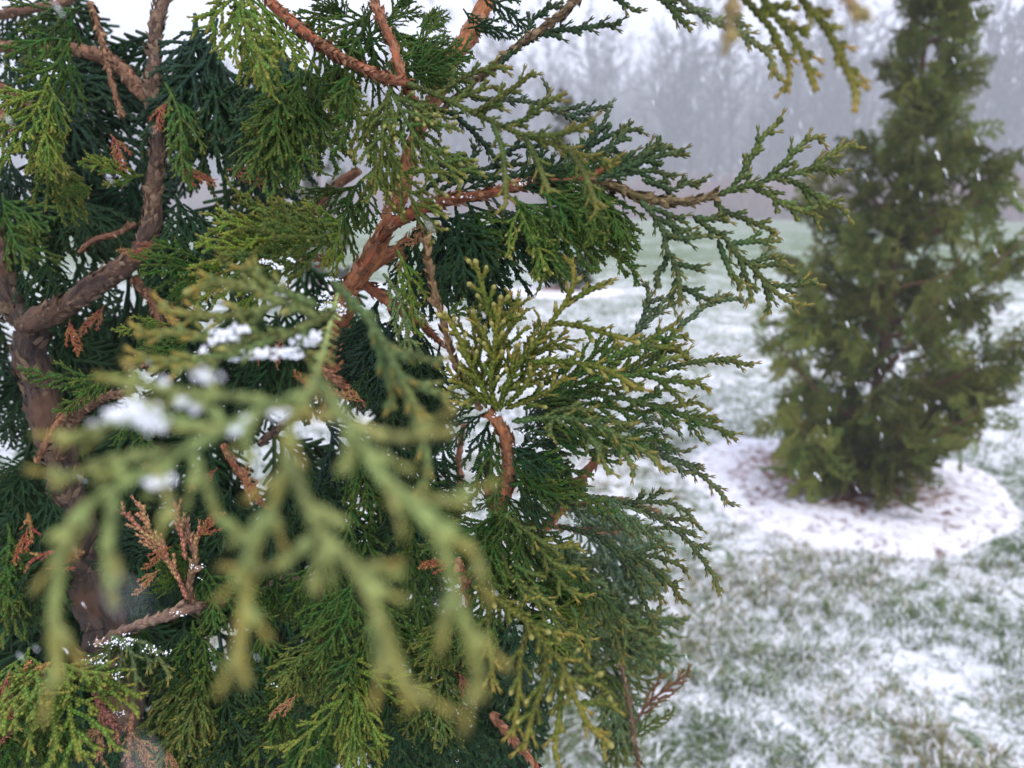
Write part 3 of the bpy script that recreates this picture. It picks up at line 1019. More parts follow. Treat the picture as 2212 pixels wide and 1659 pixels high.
ALLC = np.concatenate([c for _, c, _ in BRANCHES]); ALLI = np.concatenate([np.full(len(c), i) for i, (_, c, _) in enumerate(BRANCHES)])


def host(p):
    i = int(ALLI[np.argmin(((ALLC - p) ** 2).sum(1))])
    return BRANCHES[i][0], BRANCHES[i][2]


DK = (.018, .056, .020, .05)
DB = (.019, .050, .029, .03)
MD = (.050, .112, .020, .18)
OL = (.085, .130, .026, .32)
YG = (.120, .195, .028, .45)
PALE = (.10, .165, .065, .25)
GLAUC = (.10, .165, .10, .12)
DEAD = (.33, .135, .062, .0)
TAN = (.40, .22, .10, .0)
NSPRAY = 0


def place(bx, by, d0, tx, ty, d1, tone, kind='fan', roll=0.0, tilt=0.0, var=None, name='spray', jit=.12):
    """One library spray from base pixel/depth to tip pixel/depth."""
    global NSPRAY
    a, b = P(bx, by, d0), P(tx, ty, d1)
    L = np.linalg.norm(b - a)
    d = (b - a) / L
    view = norm(CAMP - a)
    n = view + RT * math.sin(roll) * 1.0 + UP * math.sin(tilt) * 1.0
    M = frame(d, n)
    lib = LIB[kind]
    me = lib[(NSPRAY * 5 + 3) % len(lib)] if var is None else lib[var % len(lib)]
    hobj, hloc = host(a)
    o = bpy.data.objects.new(name, me)
    COL.objects.link(o)
    s = L / LIB_L
    sl = min(max(s, .72), 1.25) if s > .55 else s * 1.3        # the scale leaves keep their real size
    mir = -1 if random.random() < .5 else 1
    mat = Matrix([[*(M[r, 0] * s, M[r, 1] * sl * mir, M[r, 2] * sl), 0] for r in range(3)] + [[0, 0, 0, 1]])
    o.parent = hobj
    o.matrix_local = Matrix.Translation(Vector(a - hloc)) @ mat
    v = 1 + random.uniform(-jit, jit)
    o.color = (tone[0] * v * random.uniform(.93, 1.07), tone[1] * v, tone[2] * v * random.uniform(.85, 1.15), tone[3])
    NSPRAY += 1
    return o


def hero(zoom, polys, tone, d0, seed, sub=.006, subtip=.0032, spacing=.0046, w=.0021, nrm=(0, 0, 0), bud=0.0, order=1, name='spray', ang=35, t0=.25):
    """A spray drawn twig by twig. zoom = (ox, oy, s); polys: list of (points, depth change at the tip, side twig scale)."""
    global NSPRAY
    ox, oy, s = zoom
    sp = Spray(seed)
    base = None
    for k, pl in enumerate(polys):
        pts, dd, sc = pl[:3]
        da = pl[3] if len(pl) > 3 else 0.0
        m = len(pts)
        ds = np.interp(np.linspace(0, 1, m), np.linspace(0, 1, len(dd)), dd) if isinstance(dd, (list, tuple)) else dd * np.linspace(0, 1, m)
        q = np.array([P(ox + x * s, oy + y * s, d0 + da + ds[i]) for i, (x, y) in enumerate(pts)])
        if base is None: base = q[0]
        nv = norm(CAMP - q[0]) + RT * nrm[0] + UP * nrm[1]
        c, T, n = sp.twig(q, nv, w, t0=t0 if k else .1, t1=1.0, bud=bud)
        if sc > 0:
            sp.subs(c, T, n, spacing, sub * sc, subtip, w * .93, order, .10, ang, bud, t0, .9)
    hobj, hloc = host(base)
    o = bpy.data.objects.new(name, sp.mesh(name, base))
    COL.objects.link(o)
    o.parent = hobj
    o.location = Vector(base - hloc)
    o.color = tone
    NSPRAY += 1
    return o


Z2 = (737, 0, .3334)        # coordinates read off enlargements of the picture
ZR = (1327, 249, .25)
Z5 = (737, 553, .3334)
ZC = (885, 581, .35)
ZB = (940, 1051, .30)
ZT = (1438, 0, .35)
ZF = (55, 525, .45)

# --- the shoot that reaches out furthest
hero(ZR, [([(900, 690), (1020, 640), (1200, 600), (1400, 530), (1600, 490), (1750, 430), (1850, 350), (2080, 230)], -.01, .7),
          ([(1010, 640), (1120, 480), (1200, 330), (1300, 170), (1450, 40)], -.005, .75),
          ([(1320, 550), (1450, 430), (1560, 310), (1680, 210), (1820, 180)], -.008, .75),
          ([(1600, 490), (1780, 460), (1880, 470), (1970, 510)], -.004, .4),
          ([(1480, 550), (1620, 610), (1750, 700), (1830, 750), (1930, 780), (2020, 840)], -.010, 1.1),
          ([(1200, 630), (1330, 680), (1430, 750), (1550, 800), (1680, 840), (1780, 890)], -.006, 1.1),
          ([(1000, 660), (1100, 620), (1150, 570)], 0, .3)], (.088, .132, .038, .42), .296, 11, sub=.0075)
hero(ZR, [([(870, 730), (900, 780), (1000, 850), (1150, 900), (1250, 950), (1390, 1000)], .0, 1.0),
          ([(690, 880), (830, 980), (960, 1060), (1040, 1180), (1180, 1300), (1300, 1430), (1400, 1530), (1500, 1600), (1640, 1650)], .0, .5),
          ([(1000, 1110), (1200, 1090), (1430, 1085)], 0, .9), ([(900, 1090), (960, 1250), (1010, 1350), (1110, 1500)], 0, .7),
          ([(1080, 1230), (1140, 1400), (1200, 1620)], 0, .8), ([(1160, 1280), (1300, 1240), (1420, 1210)], 0, .6),
          ([(1200, 1310), (1390, 1290), (1550, 1310)], 0, .9), ([(1360, 1470), (1560, 1470), (1750, 1420)], 0, .9),
          ([(1290, 1430), (1330, 1580), (1340, 1720)], 0, .7), ([(700, 880), (820, 900), (990, 890)], 0, .9)], (.066, .108, .036, .5), .299, 12, sub=.0075)
hero(ZR, [([(230, 740), (350, 880), (420, 1000), (460, 1180), (530, 1300), (560, 1450), (570, 1650)], -.004, .5),
          ([(440, 1040), (600, 1060), (800, 1040)], 0, .9), ([(460, 1190), (430, 1300), (370, 1380), (400, 1480)], 0, .8),
          ([(530, 1280), (660, 1310), (780, 1350)], 0, .9), ([(570, 1480), (720, 1550), (850, 1610)], 0, .8), ([(530, 1420), (480, 1650)], 0, .7),
          ([(300, 790), (480, 860), (640, 940)], 0, .9), ([(360, 880), (520, 960), (650, 1020)], 0, .9)], (.060, .100, .040, .3), .297, 13, sub=.007)
hero(ZR, [([(-140, 560), (100, 450), (300, 380), (500, 330), (650, 340)], -.004, 1.1), ([(-20, 500), (150, 400), (280, 300), (410, 230)], 0, .9),
          ([(150, 430), (280, 360), (380, 290), (500, 260)], 0, .9), ([(0, 520), (300, 480), (450, 510), (520, 550)], 0, 1.2),
          ([(250, 560), (400, 610), (500, 640), (640, 580), (740, 580)], 0, .8), ([(-200, 380), (-100, 300), (0, 250), (120, 100)], .004, .9)], (.044, .084, .032, .25), .303, 14, sub=.010, spacing=.0044)
# --- the olive spray on the red branch above it
hero(Z2, [([(430, 540), (650, 630), (900, 750), (1050, 820), (1200, 880), (1400, 940), (1550, 1000), (1800, 1060)], -.045, .35),
          ([(980, 800), (1040, 950), (1060, 1120), (1070, 1320)], -.03, .75, -.02), ([(1190, 880), (1270, 1050), (1310, 1150), (1350, 1250)], -.02, .55, -.03),
          ([(1480, 980), (1570, 1120), (1620, 1240), (1660, 1360)], -.02, .6, -.04), ([(850, 740), (1010, 640), (1130, 560), (1250, 460)], -.01, .9, -.015),
          ([(1050, 820), (1200, 770), (1300, 680), (1460, 600)], -.01, .8, -.02), ([(1200, 880), (1400, 870), (1600, 800)], -.008, .6, -.03),
          ([(700, 660), (850, 600), (980, 560)], 0, 1.2, -.008), ([(620, 620), (760, 520), (960, 440), (1110, 440)], .004, 1.0, -.005),
          ([(900, 740), (960, 700), (1050, 690)], 0, .7, -.012), ([(1650, 1020), (1720, 1050), (1750, 1090)], -.002, .2, -.042)], (.075, .105, .024, .40), .306, 15, sub=.008, w=.0020)
hero(Z2, [([(580, 700), (720, 740), (850, 850), (950, 960), (1030, 1080)], .0, .5), ([(1000, 1030), (1150, 950), (1300, 950)], 0, 1.0)], (.02, .045, .022, .05), .322, 16, sub=.005)
hero(Z2, [([(500, 1250), (700, 1130), (860, 1110), (1000, 1080), (1200, 1060)], 0, 1.0), ([(560, 1060), (700, 1080), (830, 1110)], 0, .3), ([(640, 1230), (800, 1160), (1050, 1150), (1280, 1120)], 0, 1.0),
          ([(820, 1090), (830, 1040), (790, 1000)], 0, .2), ([(830, 1080), (860, 1000), (870, 940)], 0, .2)], (.030, .066, .034, .10), .325, 17, sub=.010)
hero(Z2, [([(1180, 290), (1300, 210), (1480, 190), (1650, 170), (1810, 155)], 0, .9), ([(1200, 240), (1240, 130), (1330, 60), (1440, 10)], 0, .8), ([(1260, 220), (1400, 230), (1430, 225)], 0, .5),
          ([(1020, 420), (1150, 300), (1300, 200)], 0, .3)], (.03, .062, .026, .1), .322, 18, sub=.008)
hero(Z2, [([(850, 640), (1130, 650), (1260, 670), (1400, 720), (1480, 750)], 0, .2), ([(1480, 750), (1620, 710), (1760, 685)], 0, .5), ([(1280, 680), (1330, 640), (1340, 570)], 0, .7), ([(1380, 710), (1500, 700), (1540, 720)], 0, .9), ([(1480, 750), (1600, 800), (1700, 850)], 0, .6)], (.075, .115, .065, .1), .345, 19, sub=.008)
hero(Z2, [([(1560, 960), (1640, 880), (1710, 780)], 0, 1.1), ([(1600, 950), (1760, 870), (1950, 830)], 0, 1.0), ([(1750, 960), (1830, 1010), (1900, 1000)], 0, .8)], (.04, .08, .035, .2), .31, 20, sub=.009)
# twigs across the top of the picture
hero(ZT, [([(-100, -60), (0, 20), (60, 80), (100, 130), (160, 190)], 0, .8), ([(20, 40), (80, 60), (140, 75)], 0, .5)], (.05, .09, .03, .3), .30, 21, sub=.006)
hero(Z2, [([(1750, -30), (1830, 20), (1900, 70)], 0, .5)], (.05, .08, .03, .3), .31, 22)
# ochre-tipped spray hanging in from the top, nearer the lens
hero(ZT, [([(760, -120), (860, 20), (960, 130), (1060, 300), (1120, 430), (1170, 560), (1165, 690)], -.012, .45),
          ([(900, 60), (1030, 90)], 0, .1), ([(1050, 270), (1120, 290)], 0, 0), ([(1130, 420), (1210, 480)], 0, 0)], (.125, .125, .022, 1.0), .20, 23, sub=.004, w=.0020, spacing=.008)
hero(ZT, [([(540, -120), (630, 30), (740, 170), (830, 300), (870, 400), (930, 560)], -.008, .4), ([(640, 40), (830, 50)], 0, .1), ([(750, 170), (890, 180)], 0, .1), ([(850, 320), (930, 360)], 0, 0),
          ([(440, -60), (560, 70), (660, 190), (720, 320), (760, 420), (750, 570)], .0, .35, .012)], (.10, .12, .022, .9), .215, 24, sub=.004, w=.0020, spacing=.008)
hero(ZT, [([(60, -40), (150, 40), (300, 130), (450, 200), (570, 280), (640, 340), (680, 455)], 0, .5), ([(380, 60), (470, 150), (530, 160)], 0, .3)], (.15, .19, .09, .6), .255, 25, sub=.005)
hero(ZT, [([(440, -100), (400, 30), (400, 130), (430, 250)], 0, .25), ([(1080, -90), (1140, 20), (1180, 60), (1160, 115)], 0, .25)], (.40, .30, .14, .4), .135, 26, sub=.003, w=.0020)

# --- bright budded spray in the middle
BUDT = (.085, .120, .016, .75)
hero(ZC, [([(560, 870), (590, 740), (680, 580), (800, 430), (880, 320), (960, 210), (1010, 80), (1000, -60)], -.02, .25),
          ([(960, 215), (1080, 150), (1190, 90), (1250, 90)], -.004, .2, -.014), ([(900, 330), (1060, 355), (1220, 400), (1390, 450)], -.006, .65, -.012),
          ([(720, 580), (900, 570), (1100, 590), (1250, 640), (1400, 735)], -.010, .6, -.008)], BUDT, .302, 27, sub=.007, w=.0020, bud=.4)
hero(ZC, [([(540, 870), (500, 720), (520, 500), (540, 340), (560, 190)], -.015, .9), ([(500, 830), (430, 700), (360, 560), (300, 420), (220, 280)], -.01, .9),
          ([(520, 840), (380, 740), (300, 700), (260, 690)], 0, .9), ([(520, 560), (440, 370), (390, 290)], 0, .5, -.006), ([(540, 860), (620, 700), (640, 560), (660, 480)], -.01, .8),
          ([(540, 400), (480, 220), (430, 40), (410, -30)], -.006, .8, -.008), ([(560, 380), (620, 270), (690, 200)], 0, .8, -.01), ([(420, 720), (370, 590), (360, 520)], 0, .6),
          ([(470, 850), (440, 790), (330, 830)], 0, .7), ([(590, 840), (680, 760), (760, 640)], -.01, .8), ([(600, 860), (760, 800), (870, 740), (960, 660)], -.005, .9)], BUDT, .303, 28, sub=.0085, spacing=.0042, w=.0020, bud=.75)
hero(ZC, [([(900, 740), (1080, 640), (1220, 560), (1330, 500), (1480, 430), (1650, 330)], 0, .9), ([(1100, 690), (1250, 660), (1420, 650), (1580, 560), (1720, 530)], 0, 1.0),
          ([(1420, 650), (1600, 690), (1760, 700), (1860, 745)], 0, .9), ([(1480, 420), (1600, 430), (1720, 400)], 0, .8), ([(1290, 560), (1440, 480), (1640, 490)], 0, .7),
          ([(1200, 560), (1250, 490), (1280, 450)], 0, .6), ([(1560, 690), (1620, 760), (1690, 810)], 0, .7)], (.062, .112, .022, .5), .306, 29, sub=.009, w=.0020)
hero(ZC, [([(760, 830), (950, 790), (1150, 790), (1320, 800), (1480, 840), (1600, 850), (1780, 825)], 0, .6), ([(1480, 830), (1620, 880), (1760, 920), (1890, 910)], 0, .7),
          ([(1620, 880), (1800, 950), (1920, 990), (2020, 1060)], 0, .8), ([(1400, 820), (1500, 770), (1590, 740)], 0, .8), ([(1500, 840), (1620, 930), (1670, 990)], 0, .8), ([(1700, 920), (1750, 980), (1780, 1030)], 0, .5)],
     (.040, .088, .022, .35), .312, 30, sub=.008)
hero(ZC, [([(1380, 440), (1430, 330), (1470, 200), (1465, 80)], 0, .2), ([(1475, 210), (1570, 170)], 0, .2), ([(1460, 260), (1560, 240)], 0, .5), ([(1400, 390), (1540, 260), (1660, 200)], 0, .3), ([(1460, 320), (1500, 300)], 0, .3),
          ([(1580, 450), (1700, 330), (1850, 210), (1980, 150)], 0, .15), ([(1850, 210), (1950, 190), (2060, 180)], 0, .2)], (.105, .155, .085, .3), .33, 31, sub=.005)
hero(ZC, [([(1350, 640), (1560, 620), (1720, 580), (1900, 560), (2000, 570), (2115, 600)], 0, .35), ([(1900, 562), (2010, 548)], 0, .1), ([(1400, 620), (1500, 560), (1600, 500), (1720, 540)], 0, 1.0)], (.06, .10, .03, .4), .31, 32, sub=.006)
hero(ZC, [([(640, 940), (840, 920), (1040, 930), (1200, 980), (1340, 1060), (1480, 1150), (1590, 1260)], -.01, .6), ([(1040, 940), (1130, 1060), (1170, 1130), (1230, 1270)], -.008, .6), ([(900, 900), (870, 960), (860, 1040)], -.01, 1.0),
          ([(1150, 970), (1280, 1060), (1380, 1240)], -.01, .6), ([(1100, 930), (1240, 940), (1380, 965)], 0, .7), ([(880, 880), (1000, 860), (1130, 880)], 0, .8)], (.085, .135, .042, .45), .305, 33, sub=.007)
hero(ZC, [([(1120, 1120), (1340, 1130), (1500, 1130), (1620, 1170), (1720, 1220), (1820, 1290), (1900, 1360), (1970, 1445)], 0, .45), ([(1480, 1120), (1600, 1110), (1700, 1130)], 0, .6), ([(1550, 1150), (1640, 1200), (1710, 1270)], 0, .3), ([(1620, 1170), (1740, 1210), (1820, 1240)], 0, .4)], (.075, .115, .06, .3), .33, 34, sub=.005)
hero(ZC, [([(1240, 1000), (1360, 960), (1460, 930), (1560, 940), (1660, 1000)], 0, .7), ([(1300, 990), (1420, 1000), (1530, 990), (1580, 1045)], 0, .6), ([(1420, 1080), (1540, 1080)], 0, .5)], (.09, .13, .075, .2), .37, 35, sub=.007)
# drooping fans under the middle
hero(ZC, [([(660, 1140), (800, 1160), (920, 1220), (1020, 1320), (1060, 1400)], 0, 1.2), ([(620, 1330), (740, 1330), (860, 1420), (920, 1540)], 0, 1.2), ([(680, 1160), (760, 1260), (850, 1360)], 0, 1.0)], (.05, .10, .022, .4), .322, 36, sub=.009)
# drooping fan over the snow, low at the edge
hero(ZB, [([(900, 290), (1060, 320), (1200, 370), (1400, 500), (1560, 580), (1680, 680), (1790, 840)], 0, .45), ([(1400, 500), (1560, 500), (1700, 540), (1820, 600)], 0, .9), ([(1560, 590), (1640, 680), (1740, 710)], 0, .6), ([(1440, 480), (1560, 440), (1630, 435)], 0, .6),
          ([(1190, 380), (1360, 520), (1500, 640), (1600, 760), (1625, 850)], 0, .5), ([(1420, 590), (1450, 680), (1520, 860), (1600, 1070)], 0, .5), ([(1300, 480), (1440, 640), (1500, 740)], 0, .6)], (.042, .078, .03, .3), .345, 37, sub=.0065)
hero(ZB, [([(940, 470), (1020, 620), (1120, 740), (1220, 920), (1300, 1080), (1360, 1290)], 0, .8), ([(1060, 640), (1150, 720), (1160, 780)], 0, .6), ([(1130, 730), (1250, 830), (1350, 990)], 0, .6), ([(1040, 700), (1100, 830), (1130, 960)], 0, .8)], (.035, .07, .018, .3), .325, 38, sub=.0065, ang=34)
hero(ZB, [([(1040, 70), (1200, 80), (1380, 120), (1500, 170), (1650, 260), (1780, 350), (1860, 440), (1950, 560), (2010, 650), (2050, 790)], 0, .35), ([(1380, 115), (1560, 110), (1700, 120), (1820, 190), (1890, 285)], 0, .5), ([(1450, 120), (1480, 60), (1500, 20)], 0, .5), ([(1520, 110), (1590, 60), (1630, 10)], 0, .5), ([(1560, 200), (1700, 230), (1870, 240)], 0, .6), ([(1700, 290), (1800, 330), (1880, 345)], 0, .4), ([(1850, 420), (1920, 430), (1985, 455)], 0, .3)],
     (.075, .115, .05, .3), .365, 39, sub=.0065)
hero(ZB, [([(950, 170), (1150, 190), (1350, 240), (1500, 290), (1640, 410), (1720, 500)], 0, .6), ([(1350, 240), (1520, 330), (1570, 410)], 0, .6), ([(1200, 200), (1380, 310), (1440, 370)], 0, .6), ([(1100, 320), (1300, 300), (1500, 300), (1700, 300), (1870, 330)], 0, .5)], (.085, .125, .06, .3), .40, 40, sub=.007)
hero(ZB, [([(380, 170), (520, 220), (700, 350), (840, 430), (1040, 420)], -.006, 1.0), ([(560, 240), (700, 380), (800, 500), (900, 570), (1080, 600)], -.006, 1.0), ([(700, 440), (860, 620), (960, 740), (1100, 800)], -.004, 1.0),
          ([(480, 480), (540, 640), (700, 760), (870, 870)], 0, 1.2), ([(660, 760), (800, 900), (930, 1030), (1080, 1100)], 0, 1.1), ([(560, 560), (680, 620), (800, 650)], 0, 1.0), ([(980, 860), (1060, 1020), (1110, 1110), (1080, 1200)], 0, .5)], (.072, .118, .026, .55), .325, 41, sub=.009, spacing=.0044)

# --- the big out-of-focus spray close to the lens
FGT = (.31, .355, .125, .55)
hero(ZF, [([(1500, 240), (1440, 480), (1390, 640), (1320, 790), (1260, 900), (1250, 1050), (1190, 1250), (1110, 1450), (1060, 1700), (1030, 1950), (1060, 2110)], [.20, .10, .035, .006, 0, -.003, -.006, -.009, -.012, -.015, -.018], .45),
          ([(1390, 640), (1500, 790), (1600, 930), (1680, 1080), (1850, 1250), (1990, 1440), (2070, 1700), (2150, 1960), (2190, 2180)], -.012, .45, -.006),
          ([(1550, 850), (1700, 920), (1850, 925), (2050, 905)], 0, .5, -.008), ([(1540, 830), (1480, 820), (1410, 830)], 0, 0, -.008), ([(1600, 920), (1560, 1000), (1530, 1100)], 0, .3, -.008),
          ([(1690, 1090), (1820, 1200), (2120, 1250)], 0, .3, -.010), ([(1860, 1260), (2000, 1350), (2150, 1480)], 0, .3, -.012), ([(2060, 1660), (2010, 1780), (2020, 1880)], 0, 0, -.012),
          ([(1250, 1000), (1330, 1200), (1420, 1380), (1560, 1540), (1660, 1720), (1760, 1960), (1850, 2230)], -.010, .45, -.009), ([(1450, 1420), (1600, 1560), (1810, 1590)], 0, .2, -.011), ([(1400, 1390), (1290, 1500), (1180, 1560)], 0, .2, -.011),
          ([(1680, 1760), (1690, 1900), (1700, 2060)], 0, 0, -.014), ([(1440, 1420), (1400, 1560), (1400, 1700)], 0, .1, -.012), ([(1180, 1280), (1100, 1400), (1040, 1640)], 0, .1, -.013)], FGT, .100, 42, sub=.010, subtip=.0035, spacing=.0062, w=.0014, t0=.25)
hero(ZF, [([(1360, 720), (1150, 800), (950, 900), (700, 1030), (450, 1170), (300, 1270), (190, 1480), (140, 1760), (150, 1980), (160, 2090)], -.016, .45),
          ([(1040, 840), (1060, 960), (1090, 1060)], 0, .2, -.003), ([(790, 990), (860, 1150), (920, 1310)], 0, .3, -.005), ([(620, 1070), (680, 1210), (700, 1340)], 0, .3, -.006), ([(700, 1000), (400, 1050), (130, 1170)], 0, .25, -.006),
          ([(430, 1190), (400, 1400), (400, 1580), (430, 1740)], 0, .15, -.010), ([(300, 1260), (200, 1370), (100, 1430)], 0, .1, -.012),
          ([(900, 900), (640, 840), (400, 870), (170, 970)], 0, .3, -.003), ([(1180, 760), (1000, 740), (780, 720), (560, 680), (340, 640)], 0, .4, .006), ([(960, 880), (930, 830), (820, 760)], 0, .3, .0)], FGT, .104, 43, sub=.010, subtip=.0035, spacing=.0062, w=.0014, t0=.25)
hero(ZF, [([(1480, 330), (1250, 440), (1100, 450), (950, 470), (750, 430), (530, 440)], 0, .8), ([(1400, 350), (1250, 290), (1100, 330), (900, 350), (640, 320)], 0, .8), ([(1250, 290), (1050, 210), (900, 190), (790, 230)], 0, .6),
          ([(1400, 300), (1280, 250), (1150, 190), (1060, 90)], 0, .5), ([(1200, 460), (1000, 530), (760, 560), (490, 560)], -.01, .5), ([(1100, 450), (900, 560), (700, 600)], -.01, .6)], (.15, .20, .065, .7), .185, 44, sub=.006, w=.0020, bud=.2)
hero(ZF, [([(1480, 190), (1640, 360), (1740, 520), (1800, 640), (1860, 760), (1900, 860)], -.01, .3), ([(1740, 530), (1860, 540), (1990, 590)], 0, .4, -.004), ([(1800, 640), (1900, 690), (2030, 740)], 0, .5, -.006), ([(1660, 400), (1740, 640), (1770, 800)], 0, .3), ([(1820, 700), (1920, 980), (1920, 1180)], -.01, .3)], (.10, .15, .055, .5), .18, 45, sub=.005, w=.0020)
# nearer olive spray at the bottom edge
hero(ZB, [([(280, 720), (420, 790), (560, 900), (700, 1000), (800, 1160), (900, 1260), (1000, 1500), (1100, 1700), (1250, 1850)], -.06, .9), ([(400, 800), (380, 1000), (400, 1200), (420, 1480)], -.02, 1.0), ([(560, 900), (620, 860), (660, 780)], 0, 1.0, -.01), ([(700, 1000), (800, 1000), (880, 1090)], 0, 1.0, -.02),
          ([(800, 1160), (780, 1400), (700, 1650), (640, 1900)], -.02, 1.0, -.02), ([(900, 1260), (1020, 1250), (1060, 1260)], 0, .8, -.03), ([(960, 1400), (1080, 1400), (1200, 1440)], 0, .8, -.035), ([(1040, 1560), (1180, 1560), (1310, 1580)], 0, .8, -.04), ([(680, 980), (620, 1200), (600, 1500), (560, 1800)], -.02, 1.0, -.015), ([(900, 1300), (900, 1560), (860, 1900)], -.02, 1.0, -.03)],
     (.095, .120, .022, .55), .285, 46, sub=.008, w=.0020, bud=.25)
# dead sprays
hero((0, 1106, .3334), [([(1210, 560), (1130, 380), (1000, 200), (860, 60), (800, 0)], 0, 1.2), ([(1150, 420), (1080, 300), (960, 100), (900, -60)], 0, .9), ([(1200, 300), (1180, 150), (1150, 20), (1130, -60)], 0, .8), ([(1270, 340), (1260, 200), (1290, 130)], 0, .5)], (.36, .19, .10, 0), .37, 47, sub=.013, w=.0020, spacing=.0040, name='dead_spray', ang=24)
hero((0, 1106, .3334), [([(590, 1110), (640, 1250), (680, 1380), (750, 1540)], 0, .7), ([(630, 1210), (700, 1330), (760, 1420)], 0, .4), ([(870, 1240), (850, 1360), (840, 1500), (830, 1680)], 0, .5), ([(650, 1300), (640, 1480), (660, 1600)], 0, .5)], (.36, .18, .10, 0), .345, 48, sub=.007, w=.0020, spacing=.0040, name='dead_spray', ang=30)
hero((0, 1106, .3334), [([(180, 10), (200, 100), (210, 200)], 0, .8), ([(350, 260), (270, 280), (190, 330)], 0, .6)], (.33, .13, .06, 0), .40, 49, sub=.006, name='dead_spray')
hero((0, 1106, .3334), [([(720, 800), (820, 860), (860, 960), (880, 1100), (850, 1250)], -.01, .6), ([(740, 820), (700, 900), (620, 1000), (560, 1080)], -.01, .7), ([(840, 830), (960, 860), (1040, 960), (1110, 1080)], 0, .5), ([(800, 860), (780, 1000), (760, 1120), (760, 1290)], -.01, .6), ([(900, 850), (960, 960), (980, 1050)], 0, .4)], (.09, .14, .055, .5), .345, 50, sub=.006, w=.0020)

